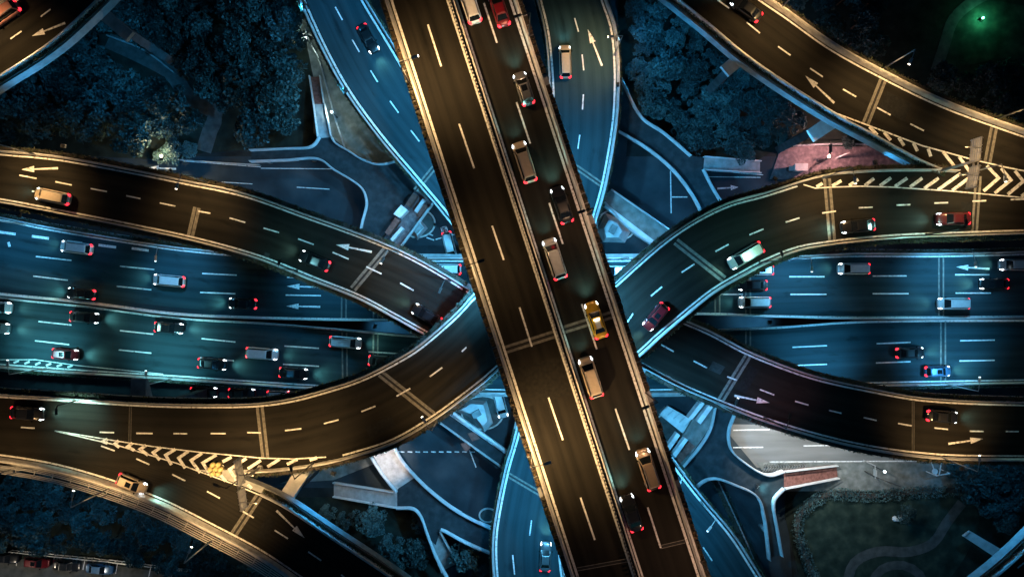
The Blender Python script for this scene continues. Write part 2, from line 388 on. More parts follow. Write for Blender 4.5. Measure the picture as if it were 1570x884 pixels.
def street_lamp(base, z, reach, label, power, col=WARM, hgt=8.5, ang=110, lens='lampglow', group='street lamps on the roads', tgt=None, mat='pole', top=True):
    """pole on the deck edge, arm towards the road: reach is the photo direction and length in metres"""
    b_ = P(*base, z); t = root('street_lamp', label, 'street lamp', b_, group=group)
    mb = MB(); mb.tube((0, 0, 0), (0, 0, hgt), .11, .07); mb.tube((0, 0, 0), (0, 0, .3), .2, .16); mb.build('pole', M[mat], t, True)
    d = Vector((reach[0], -reach[1], 0)); L = d.length; d.normalize(); e = d * L
    ar = MB(); ar.tube((0, 0, hgt), e + Vector((0, 0, hgt + .35)), .06, .05); ar.build('arm', M[mat], t, True)
    hd = MB(); hc = e + d * .3 + Vector((0, 0, hgt + .34)); an = math.atan2(d.y, d.x)
    hd.box(hc, (.85, .32, .14), an); hd.box(hc + Vector((0, 0, .09)), (.6, .2, .06), an); h_ = hd.build('lamp_head', M[mat], t)
    ln_ = MB(); ln_.box(hc - Vector((0, 0, .1)), (.6, .24, .06), an); (ln_.box(hc + d * .46, (.08, .26, .1), an) if top else None); ln_.build('lens', M[lens], h_)
    wl = b_ + hc - Vector((0, 0, .25)); tg = wl + Vector((d.x * 2.8, d.y * 2.8, -8)) if tgt is None else tgt
    if power: spot(wl, tg, power, col, t, ang)
    return t

# ------------------------------------------------------------------ ground and streets
def sheet(name, pts, z, mat, label, kerb=0.0, kind='structure', smooth_it=True, cat='ground'):
    pl = [P(x, y, 0) for x, y in pts]
    mb = MB()
    if kerb: mb.prism(pl, z - kerb, z)
    else:
        pl2 = pl if sum(pl[i].x * pl[(i + 1) % len(pl)].y - pl[(i + 1) % len(pl)].x * pl[i].y for i in range(len(pl))) > 0 else pl[::-1]
        mb.add([(p.x, p.y, z) for p in pl2], [tuple(range(len(pl2)))])
    o = mb.build(name, M[mat]); tag(o, label, cat, kind=kind); return o
def smooth2(pts, step=10):
    c = spline([Vector((x, y, 0)) for x, y in pts], step); return [(p.x, p.y) for p in c]
mobj_g = MB(); mobj_g.add([(-1500, -1500, 0), (1500, -1500, 0), (1500, 1500, 0), (-1500, 1500, 0)], [(0, 1, 2, 3)])
tag(mobj_g.build('ground', M['ground']), 'dark ground under the whole interchange', 'ground', kind='structure')
sheet('street', [(-300, 240), (1900, 240), (1900, 760), (-300, 740)], 0.004, 'asphalt_street', 'dark asphalt streets running east to west below the viaducts', cat='street')
sheet('street', [(560, -300), (1000, -300), (960, 240), (640, 240)], 0.006, 'asphalt_street', 'street running up the picture between the two groves', cat='street')
sheet('street', [(560, 700), (1200, 700), (1240, 1200), (560, 1200)], 0.008, 'asphalt_street', 'street running down the picture beside the lawn', cat='street')
sheet('park_ground', [(-300, -300), (450, -300), (458, 35), (468, 60), (480, 125), (480, 222), (400, 228), (300, 236), (275, 246), (150, 240), (-300, 220)], 0.14, 'soil', 'dark soil under the grove beside the curved ramp', 0.14)
sheet('pavement', [(456, 35), (470, 28), (500, 80), (520, 120), (560, 180), (608, 255), (560, 246), (520, 226), (490, 212), (481, 205), (481, 120), (469, 60)], 0.15, 'paving', 'grey green paving beside the brightly edged blue ramp', 0.15, cat='pavement')
sheet('park_ground', smooth2([(950, -60), (948, 60), (958, 134), (983, 183), (1017, 207), (1058, 243)]) + [(1160, 246), (1196, 226), (1440, 226), (1900, 226), (1900, -300), (950, -300)], 0.14, 'soil', 'dark soil under the rounded grove behind the curving walkway', 0.14)
sheet('park_ground', [(-300, 706), (150, 706), (400, 760), (512, 762), (609, 780), (634, 781), (654, 818), (685, 884), (720, 1100), (-300, 1100)], 0.14, 'soil', 'dark soil under the trees between footbridge and car park', 0.14)
sheet('pavement', [(430, 740), (512, 735), (600, 700), (590, 690), (500, 716)], 0.15, 'paving', 'wedge of pale paving beside the stair below the orange ramp', 0.15, cat='pavement')
sheet('car_park', [(-300, 846), (130, 858), (300, 884), (300, 1100), (-300, 1100)], 0.16, 'path', 'asphalt car park with a row of parked cars', cat='car park')
# south-east: bright road, pavement, lawn
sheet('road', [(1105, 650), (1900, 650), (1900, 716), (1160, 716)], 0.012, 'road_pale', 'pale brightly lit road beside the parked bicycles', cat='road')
sheet('pavement', [(1160, 708), (1900, 712), (1900, 752), (1205, 752), (1172, 726)], 0.13, 'paving', 'pavement between the pale road and the lawn hedge', 0.13, cat='pavement')
sheet('park_ground', [(1205, 752), (1900, 752), (1900, 1200), (1290, 1200), (1225, 884), (1203, 790)], 0.14, 'soil', 'dark park soil around the lawn', 0.14)
lawn_pts = smooth2([(1228, 800), (1240, 778), (1268, 764), (1330, 767), (1400, 760), (1470, 757), (1500, 790), (1480, 850), (1440, 900), (1380, 940), (1300, 940), (1262, 910), (1240, 860), (1228, 800)])[:-1]
sheet('lawn', lawn_pts, 0.16, 'lawn', 'mown lawn with a winding path and one rock shrub', cat='lawn')
pa = edge([(1296, 905), (1310, 862), (1345, 845), (1395, 845), (1430, 832), (1452, 800), (1475, 770)], 0.18)
tag(strip('footpath', off(pa, .9), off(pa, -.9), 0.0, M['path']), 'winding grey path across the lawn', 'path', kind='structure')
pb = edge([(1330, 905), (1352, 872), (1385, 866), (1410, 880), (1420, 905)], 0.18)
tag(strip('footpath', off(pb, .8), off(pb, -.8), 0.0, M['path']), 'small looping path at the foot of the lawn', 'path', kind='structure')
sheet('lawn', smooth2([(1440, 60), (1462, 20), (1500, 2), (1560, 8), (1640, 30), (1640, 90), (1540, 90), (1450, 100), (1440, 60)])[:-1], 0.16, 'lawn', 'patch of lawn lit green by a park light', cat='lawn')
pc = edge([(1435, 110), (1448, 70), (1462, 30), (1490, 4), (1530, -14), (1600, -20)], 0.18)
tag(strip('footpath', off(pc, 1.0), off(pc, -1.0), 0.0, M['path']), 'curved path round the green lit lawn', 'path', kind='structure')
pd = edge([(165, 62), (215, 85), (262, 112), (290, 150), (330, 175), (322, 200), (312, 232)], 0.16)
tag(strip('footpath', off(pd, 1.4), off(pd, -1.4), 0.0, M['path']), 'bent path through the dark grove', 'path', kind='structure')
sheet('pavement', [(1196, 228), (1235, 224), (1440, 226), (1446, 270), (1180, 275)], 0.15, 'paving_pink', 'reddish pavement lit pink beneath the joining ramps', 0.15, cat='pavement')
kb = MB(); sweep(kb, edge([(165, 55), (222, 78), (268, 112)], .16), [(-.12, 0), (.12, 0), (.12, .5), (-.12, .5)])
tag(kb.build('garden_wall', M['girder']), 'low straight wall along the bent grove path', 'wall')
# street-level paint
def ground_paint(name, lst, label, wd=.15, mat='paint'):
    o = root(name, label, 'road marking'); o['kind'] = 'structure'
    dashes(lst, 0.02, o, wd, 'painted_line', mat); return o
ground_paint('road_markings', [(340, 279, 387, 282), (455, 287, 505, 290), (281, 247, 400, 256), (400, 258, 510, 259), (1090, 262, 1170, 268), (1084, 271, 1166, 272), (610, 691.5, 614, 691.6)], 'white lane lines on the dark streets', .14)
ground_paint('road_markings', [(613 + i * 12, 692, 620 + i * 12, 692.4) for i in range(10)] + [(1028, 262, 1029, 327), (1029, 302, 1054, 302), (720, 690, 730, 716)], 'dashed white line across the blue street', .2)
ground_paint('road_markings', [(1124, 685.5, 1170, 685), (1232, 683, 1278, 682), (1180, 707.5, 1420, 706), (1124, 659, 1180, 658)], 'white lane line on the pale lit road', .2)
ground_paint('road_markings', [(654, 322 + i * 7, 656 + i * 1.6, 326 + i * 7) for i in range(7)] + [(668, 367, 700, 358), (676, 349, 684, 347), (684, 347, 687, 357), (687, 357, 679, 359), (679, 359, 676, 349), (676, 349, 687, 357), (684, 347, 679, 359)], 'dashed kerb line and crossed square painted by the stair bridge', .2)
for tl, tp, lb in (((270, 259), (228, 257), 'white arrow painted on the street beside the grove'), ((1100, 289), (1132, 287), 'pale arrow painted on the street under the pink light')):
    o = arrow(tl, tp, 0.02, None); o.name = 'road_arrow'; tag(o, lb, 'road marking', kind='structure')
# islands of kerb round the white piers
for (x, y, r_, lb) in ((640, 342, 27, 'round kerbed island under the stair bridge'), (945, 345, 30, 'round kerbed island beside the grey link bridge'), (740, 632, 32, 'round kerbed island beside the white pier base'), (1028, 655, 28, 'round kerbed island by the white canopy'), (748, 789, 13, 'small kerbed planting island beside the blue ramp')):
    c = [P(x + r_ * math.cos(t * .2618), y + r_ * .8 * math.sin(t * .2618), 0) for t in range(24)]
    mb = MB(); mb.prism(c, 0.0, .13); o = mb.build('traffic_island', M['path']); tag(o, lb, 'traffic island', kind='structure')
    mk = MB(); cc = c + [c[0], c[1]]; sweep(mk, [p + Vector((0, 0, .13)) for p in cc], [(-.14, -.1), (.14, -.1), (.14, .04), (-.14, .04)]); mk.build('kerb', M['concrete'], o)

# ------------------------------------------------------------------ expressway (two carriageways)
ZM = 8.0
NN = edge([(-60, 328), (0, 337), (68, 351), (170, 368), (271, 383), (366, 392), (500, 398), (680, 400), (930, 400), (1100, 398), (1204, 397), (1306, 393), (1441, 393), (1640, 388)], ZM)
NS = edge([(-60, 442), (0, 449.5), (136, 463), (271, 480), (400, 486), (600, 489.5), (800, 488), (1054, 480), (1200, 484), (1306, 486), (1640, 484)], ZM)
SN = edge([(-60, 449), (0, 457), (136, 471), (271, 488), (400, 496), (536, 507), (651, 517), (785, 522), (950, 516), (1092, 507), (1200, 502), (1306, 494.5), (1640, 491)], ZM)
SS = edge([(-60, 553), (0, 558), (136, 568), (254, 575), (400, 585), (520, 592), (760, 597), (1010, 597), (1200, 592), (1316, 587), (1640, 581)], ZM)
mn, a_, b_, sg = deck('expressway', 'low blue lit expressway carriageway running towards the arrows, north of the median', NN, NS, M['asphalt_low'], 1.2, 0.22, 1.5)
mn['category'] = 'expressway'
paint_line(NN, .25, mn); paint_line(NS, .25, mn); parapet(NN, 1, mn, .3); parapet(NS, -1, mn, .08, .16, .8)
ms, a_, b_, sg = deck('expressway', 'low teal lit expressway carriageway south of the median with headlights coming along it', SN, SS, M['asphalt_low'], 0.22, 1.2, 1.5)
ms['category'] = 'expressway'
paint_line(SN, .25, ms); paint_line(SS, .25, ms); parapet(SN, 1, ms, .08, .16, .8); parapet(SS, -1, ms, .3)
dashes([(184, 408, 236.5, 413), (55, 393, 109.6, 399), (51, 423, 104, 429.5), (179, 438.6, 232, 444), (310, 419, 363, 421.6), (307, 448, 361, 450), (440, 425, 468, 425.3), (438, 452, 492, 453), (1210, 424, 1264, 424), (1338, 423, 1390, 422.7), (1464.5, 421, 1517, 421), (1212, 451, 1267, 451), (1338, 450, 1393, 450), (1465, 449, 1519, 449), (1101, 451, 1139, 451), (-20, 387, -5, 389)], ZM, mn)
dashes([(59, 492.5, 109.6, 498), (53.6, 522, 106, 528), (184, 506.5, 235, 512), (182, 536, 232, 541), (309, 518.7, 361, 524), (307, 548, 358.6, 552.6), (436, 530, 489, 533.6), (434, 558, 489, 561), (565, 539, 617, 542), (1215, 532, 1268, 529.5), (1344, 526.5, 1396, 524.4), (1472, 522, 1525, 521), (1217.5, 560, 1268, 558), (1343, 556, 1396, 554), (1471, 553, 1525, 552)], ZM, ms)
dashes([(-2, 355.5, 24, 358.8), (49, 362, 75, 365.5), (100, 369.5, 126, 372.5), (151, 375.5, 178, 379), (202, 380.5, 228, 384), (13, 371, 15, 378)], ZM, mn, .42, 'block_dash')
dashes([(21 + i * 16.5, 556 + i * 1.4, 29 + i * 16.5, 552.5 + i * 1.4) for i in range(6)], ZM, ms, .34, 'hatch_mark')
polyline_paint([[(0, 551), (54, 551), (120, 560), (250, 573)]], ZM, ms, .14, 'taper_line')
for tl, tp in (((493, 440), (440, 438.6)), ((491, 470), (439, 469)), ((1517, 412), (1466, 409))): arrow(tl, tp, ZM, mn)
for x0, y0, x1, y1, p in ((528, 398, 527, 488, mn), (528, 509, 529, 591, ms), (576, 400, 576, 488, mn), (576, 512, 575, 594, ms), (1100, 400, 1100, 480, mn), (1147, 399, 1147, 482, mn), (1100, 509, 1100, 594, ms), (1147, 507, 1147, 593, ms), (1443, 395, 1443, 484, mn), (1446, 494, 1446, 584, ms)):
    joint(x0, y0, x1, y1, ZM, p, .26, .5)
for x, y in ((178, 530), (216, 549)): polyline_paint([[(x - 5, y - 4), (x + 5, y - 4), (x + 5, y + 5), (x - 5, y + 5), (x - 5, y - 4)]], ZM, ms, .08, 'manhole_cover', mat='joint_dark')
# the anti-dazzle fence between the carriageways where they run side by side
med = [p.lerp(q, .5) for p, q in zip(resample(NS, 100), resample(SN, 100))]
# ------------------------------------------------------------------ low ramps crossing under the viaduct
ZC, ZD = 14.0, 12.4
CL = edge([(455, -60), (455.5, -25), (466, 0), (502, 78), (536, 139), (583, 204), (637, 268), (695, 337), (760, 425), (830, 530), (890, 630), (940, 716), (975, 764), (1020, 821), (1062, 884), (1105, 945)], ZC)
CR = edge([(520, -70), (540, -30), (554, 0), (576, 37), (604, 83), (640, 145), (700, 235), (790, 370), (880, 500), (960, 610), (1034, 716), (1071, 764), (1119, 821), (1160, 884), (1200, 945)], ZC)
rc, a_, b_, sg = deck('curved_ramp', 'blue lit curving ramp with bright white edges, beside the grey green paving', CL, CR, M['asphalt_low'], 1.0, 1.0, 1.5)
for c, s in ((CL, -1), (CR, 1)): paint_line(c, .34, rc); parapet(c, s, rc, .42, .3, .95, mat='white')
dashes([(514, 11, 525, 31), (540, 61, 551, 80), (568, 108, 579, 126), (598, 155, 611, 173), (630, 200, 643, 217), (1078, 838, 1092, 859)], ZC, rc)
joint(637, 292, 668, 254, ZC, rc, .3)
DL = edge([(820, -70), (822, -30), (829, 0), (841, 51), (849, 146), (848, 220), (838, 320), (825, 420), (812, 520), (805, 600), (797, 659), (780, 720), (766, 788), (761, 828), (763, 884), (774, 945)], ZD)
DR = edge([(908, -70), (915, -30), (922, 0), (936, 41), (942, 95), (941, 170), (932, 237), (920, 295), (908, 337), (895, 400), (885, 480), (875, 560), (868, 640), (858, 720), (853, 780), (856, 835), (861, 884), (872, 945)], ZD)
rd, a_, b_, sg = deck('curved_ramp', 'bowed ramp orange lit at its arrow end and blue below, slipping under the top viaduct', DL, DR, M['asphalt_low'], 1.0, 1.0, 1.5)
for c, s in ((DL, -1), (DR, 1)): paint_line(c, .32, rd); parapet(c, s, rd, .42, .3, .95, mat='white')
dashes([(881, 28, 887, 49), (892.5, 84, 895, 108), (894.5, 145, 893, 168), (889, 207, 886, 228), (815, 797, 812, 820), (786, 850, 789, 880)], ZD, rd)
arrow((923, 101), (901, 45), ZD, rd)
joint(882, 255, 925, 285, ZD, rd, .3); joint(772, 723, 838, 762, ZD, rd, .3)

# ------------------------------------------------------------------ high curving ramps
HI, LO = 25.0, 19.0
PN = edge([(-60, 602, HI), (0, 608, HI), (100, 614, HI), (204, 621, HI), (300, 624, HI), (400, 622, HI), (451, 614.5, HI), (502, 601, HI), (546, 587, HI), (580, 572, HI), (637, 540, HI), (671, 513, HI), (705, 482, HI), (733, 452, HI), (770, 425, 24), (820, 408, 22.5), (880, 412, 21), (930, 440, 19.6), (985, 468, LO), (1044, 494, LO), (1088, 513, LO), (1139, 540, LO), (1200, 565, LO), (1255, 583, LO), (1333, 600, LO), (1407, 613, LO), (1475, 618, LO), (1570, 621, LO), (1640, 623, LO)])
PS = edge([(-60, 714, HI), (0, 710, HI), (84, 706, HI), (200, 712, HI), (300, 716, HI), (380, 716, HI), (434, 713, HI), (500, 703, HI), (550, 690.5, HI), (604, 672, HI), (665, 636, HI), (705, 607, HI), (741, 579, HI), (768, 555, HI), (800, 530, 24), (850, 507, 22.5), (900, 512, 21), (950, 538, 19.6), (983, 556, LO), (1044, 588, LO), (1098, 611, LO), (1170, 639, LO), (1255, 665, LO), (1340, 684, LO), (1441, 696, LO), (1570, 698.5, LO), (1640, 699, LO)])
QN = edge([(-60, 231, LO), (0, 237, LO), (85, 245, LO), (204, 266, LO), (278, 281, LO), (373, 301, LO), (468, 334, LO), (536, 358, LO), (590, 379, LO), (637, 401, LO), (688, 430, LO), (722, 451, LO), (760, 470, 19.6), (810, 488, 21), (860, 488, 22.5), (905, 468, 24), (942, 441, HI), (970, 416, HI), (1024, 370, HI), (1071, 339, HI), (1119, 316, HI), (1170, 302, HI), (1205, 291, HI), (1240, 280, HI), (1272, 273, HI), (1330, 268, HI), (1400, 266.5, HI), (1465, 268, HI), (1570, 276, HI), (1640, 282, HI)])
QS = edge([(-60, 297, LO), (0, 305, LO), (102, 324, LO), (204, 344, LO), (302, 365, LO), (400, 392.5, LO), (485, 426, LO), (553, 453, LO), (604, 480, LO), (658, 510, LO), (700, 532, LO), (760, 560, 20), (830, 578, 21.5), (900, 577, 23), (950, 560, 24.5), (976, 541, HI), (1003, 516, HI), (1037, 487, HI), (1092, 443, HI), (1139, 415.5, HI), (1170, 399, HI), (1221, 379, HI), (1272, 370, HI), (1360, 361, HI), (1475, 356, HI), (1570, 353, HI), (1640, 351, HI)])
rp, a_, b_, sg = deck('curved_flyover', 'orange lit flyover arching under the top viaduct from the long chevron fork', PN, PS, M['asphalt_up'], n=220)
rq, a_, b_, sg = deck('curved_flyover', 'flyover sweeping from the yellow hatched fork down to the grove, beige car on its bend', QN, QS, M['asphalt_up'], n=220)
def sub(c, x0=None, x1=None):      # the stretch of a line between two photo columns
    return [p for p in c if (x0 is None or p.x * F / (H - p.z) + 785 >= x0) and (x1 is None or p.x * F / (H - p.z) + 785 <= x1)]
for r_, c, s in ((rp, PN, 1), (rq, QS, -1)):
    paint_line(c, .25, r_); parapet(c, s, r_)
parapet(sub(PS, 372), -1, rp); paint_line(sub(PS, 515), .25, rp)
parapet(sub(QN, None, 1468), 1, rq); paint_line(sub(QN, None, 1232), .25, rq)
polyline_paint([[(84, 660), (128, 667), (170, 674), (235, 684), (305, 692.5), (400, 701.5), (450, 703), (500, 700)]], HI, rp, .17, 'gore_line')
polyline_paint([[(1232, 283), (1250, 288.5), (1272, 287), (1320, 285.5), (1370, 287), (1460, 293), (1570, 303)]], HI, rq, .17, 'gore_line')
dashes([(49, 293, 53, 293.6)] , LO, rq)
# lane dashes P
dashes([(32, 654.5, 53, 656), (153, 662, 175, 662.6), (209, 663.6, 234, 664), (266, 664, 287, 664.3), (323, 664, 346, 664), (379, 662.6, 400, 662.8), (437, 659.5, 462, 656.5), (496.5, 649, 519, 643), (554, 630.6, 575.6, 622), (608, 607, 629, 595), (659, 577, 678, 563), (708, 538.6, 725, 523)], HI, rp)
dashes([(1013.5, 528, 1033, 538.6), (1063.5, 553, 1084, 563.6), (1115, 577, 1130, 582.5), (1165, 596.6, 1187, 605), (1219, 614.5, 1239.5, 620.5), (1271, 628.5, 1290, 633), (1324, 639.5, 1344, 644), (1377, 648.5, 1398, 652.3), (1432.5, 655.5, 1453.5, 657.6), (1487, 660.4, 1508, 660.8), (1542, 660.8, 1562, 661)], LO, rp)
# lane dashes Q
dashes([(29.7, 268.5, 56, 273.6), (85, 278.6, 110, 283.7), (139, 289, 164, 293.7), (193.6, 300, 215.5, 304.6), (245, 311, 269, 316), (304, 323.6, 322.7, 327), (352, 334, 376, 341), (404, 349.5, 428, 356.5), (457, 366, 481, 374.7), (510, 386.6, 534.6, 397), (561.6, 408.7, 585, 419.6), (613.6, 433.6, 634, 445)], LO, rq)
dashes([(998, 453.6, 1015, 439.4), (1045, 417.4, 1064.6, 404.7), (1097, 385.4, 1117, 374.4), (1149, 360, 1170.5, 351), (1204.6, 340.5, 1225.7, 334), (1260.6, 326.5, 1281.7, 323.6), (1316.6, 318.5, 1338, 317.6), (1374.6, 314.4, 1395.7, 313.7), (1432.5, 311.3, 1453.6, 310.6), (1491, 308.5, 1512, 307.6), (1549.5, 306, 1571, 305.3)], HI, rq)
dashes([(960, 496, 971, 480)], HI, rq, .2)
arrow((89, 258), (32, 260), LO, rq); arrow((570, 386), (515, 375), LO, rq)
arrow((1126, 606), (1180, 617), LO, rp); arrow((1454, 680), (1507, 672), LO, rp)

for a in ((541, 443, 592, 382), ): joint(*a, LO, rq)
joint(292, 361, 302, 318, LO, rq, .55, .05); joint(1110, 428, 1036, 370, HI, rq); joint(1276, 369, 1268, 274, HI, rq)
joint(1494, 355, 1500, 270, HI, rq, .35)
joint(407, 703, 398, 622, HI, rp); joint(664, 636, 583, 572, HI, rp); joint(1105, 613, 1147, 545, LO, rp); joint(1400, 690, 1400, 612, LO, rp, .05, .25); joint(199, 678, 200, 622, HI, rp, .05, .25)
# E: ramp merging at the right, F: ramp leaving at the left, G and W: corners
EN = edge([(1080, -70), (1110, -40), (1163, 0), (1200, 25), (1272, 76), (1350, 119), (1441, 163), (1570, 210), (1650, 236)], HI)
ES = edge([(960, -75), (992, -40), (1042, 0), (1088, 37), (1139, 80), (1200, 123), (1285, 176), (1333, 201), (1374, 224), (1421, 248), (1465, 264), (1570, 288), (1650, 300)], HI)
re_, a_, b_, sg = deck('curved_flyover', 'brown orange flyover between the rounded grove and the green lit lawn', EN, ES, M['asphalt_up'], thick=2.3, dz=-.012, side=.68)
paint_line(EN, .25, re_); parapet(EN, 1, re_, .3, .48, .9)
Es = sub(ES, None, 1452); paint_line(sub(ES, None, 1300), .25, re_); parapet(Es, -1, re_)
polyline_paint([[(1285, 175), (1333, 193), (1414, 223.5), (1489, 244), (1540, 256), (1620, 272)]], HI, re_, .2, 'gore_line')
dashes([(1100, 0, 1118, 13), (1145, 34.5, 1165, 51), (1193, 71.5, 1212, 85), (1242, 105, 1261.6, 118), (1292.6, 137, 1312.6, 148.5), (1344.6, 165, 1365.4, 176.4), (1395.6, 190, 1416.5, 200.5)], HI, re_)
arrow((1279, 158), (1235, 116.5), HI, re_)
joint(1327, 190, 1355, 120, HI, re_); joint(1514, 248, 1524, 196, HI, re_)
# chevrons and hatching of the right fork
ch = [[(1333 + i * 22.5, 194.5 + i * 8.4), (1345 + i * 20.5, 207 + i * 8.2)] for i in range(5)] + [[(1446, 233), (1464, 256)], [(1470, 240), (1486, 262)]]
ch += [[(1513, 254), (1531, 273), (1508, 293)], [(1535, 258), (1550, 276), (1525, 296)], [(1556, 262), (1569, 278), (1545, 298)], [(1578, 266), (1590, 282), (1566, 301)], [(1598, 270), (1610, 285), (1588, 303)]]
ch += [[(1252, 286.5), (1261, 281)], [(1276, 285), (1290, 277)], [(1302, 284.5), (1316, 275)], [(1326, 284.5), (1340, 273.5)], [(1349, 285), (1366, 272.5)], [(1372, 286), (1391, 273)], [(1395, 287), (1414, 273)], [(1417, 289), (1439, 273)], [(1438, 291), (1473, 266)], [(1460, 292), (1492, 268)]]
polyline_paint(ch, HI, rq, .46, 'chevron', .014)
# left fork
cl = [[(160 + 5, 672.5), (158, 676), (165, 679)], [(182, 675), (176, 680), (183, 685)], [(203, 678.5), (196, 684), (206, 690)], [(224, 682), (215, 688), (227, 697)], [(247, 685), (235, 693), (245, 704.5)], [(269, 688), (254, 697), (263, 712)], [(289, 691), (274, 701.5), (284, 717)], [(310, 694), (293, 705), (307, 724)], [(332, 696.5), (311, 709), (325, 730)], [(355, 700), (341, 707.5)], [(346, 737), (334, 722), (343, 713)], [(378, 702), (352, 719), (364, 738)], [(410, 715), (429, 703)], [(440, 711), (456, 703.5)], [(475, 705), (486, 701)], [(386, 748), (380, 742)], [(400, 705), (380, 718)]]
polyline_paint(cl, HI, rp, .44, 'chevron', .014)
polyline_paint([[(84, 660), (130, 670.5), (180, 682), (271, 709.5), (360, 742), (400, 759)]], HI, rp, .17, 'gore_line')
FN = edge([(60, 655), (120, 672), (180, 686), (271, 712), (345, 738), (400, 759), (434, 776), (502, 821), (597, 884), (680, 945)], HI)
FS = edge([(-60, 692), (0, 697), (85, 711), (170, 735), (254, 767), (322, 801), (400, 842.5), (463, 884), (550, 945)], HI)
rf, a_, b_, sg = deck('curved_flyover', 'orange lit flyover leaving the chevron fork with an open steel walkway along its outer edge', FN, FS, M['asphalt_up'], thick=2.3, dz=-.012, side=.68)
Fn = sub(FN, 388); paint_line(Fn, .25, rf); parapet(Fn, 1, rf); paint_line(FS, .25, rf); parapet(FS, -1, rf, .3, .5, .9)
dashes([(155, 683, 176, 690.5), (209, 702.5, 229, 711.5), (264, 726.5, 284, 736.5), (317.5, 752.5, 337, 763), (372, 783, 389, 793), (421, 812, 441.5, 825), (472.5, 845, 492.5, 858.5), (523, 880, 531, 887)], HI, rf)
arrow((424, 782), (467, 824), HI, rf); joint(356, 822, 397, 760, HI, rf)
# open walkway beside it
wk = MB(); o1 = off(FS, -1.35); o2 = off(FS, -2.25)
for c in (o1, o2):
    for u in (0.0, .55, 1.1): sweep(wk, [p + Vector((0, 0, u - .1)) for p in c], [(-.06, 0), (.06, 0), (.06, .08), (-.06, .08)])
for i in range(0, len(o1), 2):
    wk.bar(o1[i], o2[i], .1, .1)
    for q in (o1[i], o2[i]): wk.box(q + Vector((0, 0, .5)), (.07, .07, 1.2))
wk.build('steel_walkway', M['sign'], rf)
GN = edge([(-60, 58), (0, 18), (32, -3), (70, -32)], HI); GS = edge([(-60, 158), (0, 117), (50, 86), (92, 55), (146, 5), (190, -40)], HI)
rg, a_, b_, sg = deck('curved_flyover', 'short stretch of orange lit flyover cut off by the picture corner beside the grove', GN, GS, M['asphalt_up'], thick=2.3, side=.68)
for c, s in ((GN, 1), (GS, -1)): paint_line(c, .25, rg); parapet(c, s, rg)
dashes([(62.5, 26, 77.5, 14.5), (16, 60, 33, 48)], HI, rg); arrow((100, 35.5), (49, 55.5), HI, rg)
WN = edge([(1495, 905), (1530, 878), (1570, 842), (1640, 770)], HI); WS = edge([(1560, 960), (1600, 920), (1660, 860)], HI)
rw, a_, b_, sg = deck('curved_flyover', 'sliver of orange flyover at the picture corner beyond the lawn', WN, WS, M['asphalt_up'], thick=2.3, side=.68)
paint_line(WN, .25, rw); parapet(WN, 1, rw); dashes([(1560, 870, 1575, 858)], HI, rw)

# ------------------------------------------------------------------ top viaduct
ZV = 36.0
def vx(c, y): return c + .3235 * y
VL = edge([(vx(600, y), y) for y in (-80, 0, 220, 440, 660, 884, 970)], ZV)
VR = edge([(782 + .327 * y, y) for y in (-80, 0, 220, 440, 660, 884, 970)], ZV)
ML = edge([(vx(685.5, y), y) for y in (-80, 0, 220, 440, 660, 884, 970)], ZV)
MR = edge([(vx(699.5, y), y) for y in (-80, 0, 220, 440, 660, 884, 970)], ZV)
rv, a_, b_, sg = deck('viaduct', 'wide straight two way viaduct on top of all the others', VL, VR, M['asphalt_up'], 1.5, 1.5, 2.2)
rv['category'] = 'viaduct'
for c, s in ((VL, -1), (VR, 1)): paint_line(c, .32, rv); parapet(c, s, rv, .42, .36, 1.0)
for c in (ML, MR): paint_line(c, .25, rv)
mid = [p.lerp(q, .5) for p, q in zip(ML, MR)]
mb = MB(); sweep(mb, off(mid, .17), [(-.13, 0), (.13, 0), (.08, .85), (-.08, .85)]); sweep(mb, off(mid, -.30), [(-.1, 0), (.1, 0), (.06, .7), (-.06, .7)])
md = mb.build('median_barrier', M['concrete'], rv)
sl = MB(); mc = resample(off(mid, -.30), 300)
ns_ = normals(mc)
for i, p in enumerate(mc):
    if 60 <= i: sl.box(p + Vector((0, 0, 1.0)), (.34, .05, .5), math.atan2(ns_[i].y, ns_[i].x) + .5)
sl.build('anti_glare_slats', M['darkpole'], md)
dashes([(656, 38, 676.5, 102), (704, 190, 727, 258), (754.5, 346, 772.5, 398.5), (796.5, 471, 815.5, 531), (841, 609, 863, 674), (890, 762, 912, 827)], ZV, rv, .23)
dashes([(742, 5, 762, 66), (792, 157, 813, 220), (842, 311, 863, 374), (892, 466, 915, 535), (943.5, 626, 965, 689), (993, 777, 1013, 839)], ZV, rv, .23)
joint(775, 536, 853, 511, ZV, rv, .35, .35); joint(865, 505, 942, 481, ZV, rv, .35, .35); joint(1012, 838, 1050, 829, ZV, rv, .1, .3); joint(885, 872, 962, 858, ZV, rv, .1, .3)
mobj('patched_asphalt', [P(x, y, ZV) + Vector((0, 0, .004)) for x, y in ((784, 566), (874, 541), (893, 600), (803, 625))][::-1], [(0, 1, 2, 3)], noise_mat('newer_asphalt', [(0.3, (0.011, 0.010, 0.009)), (0.7, (0.020, 0.019, 0.016))], 2, .85, spec=.1), rv)

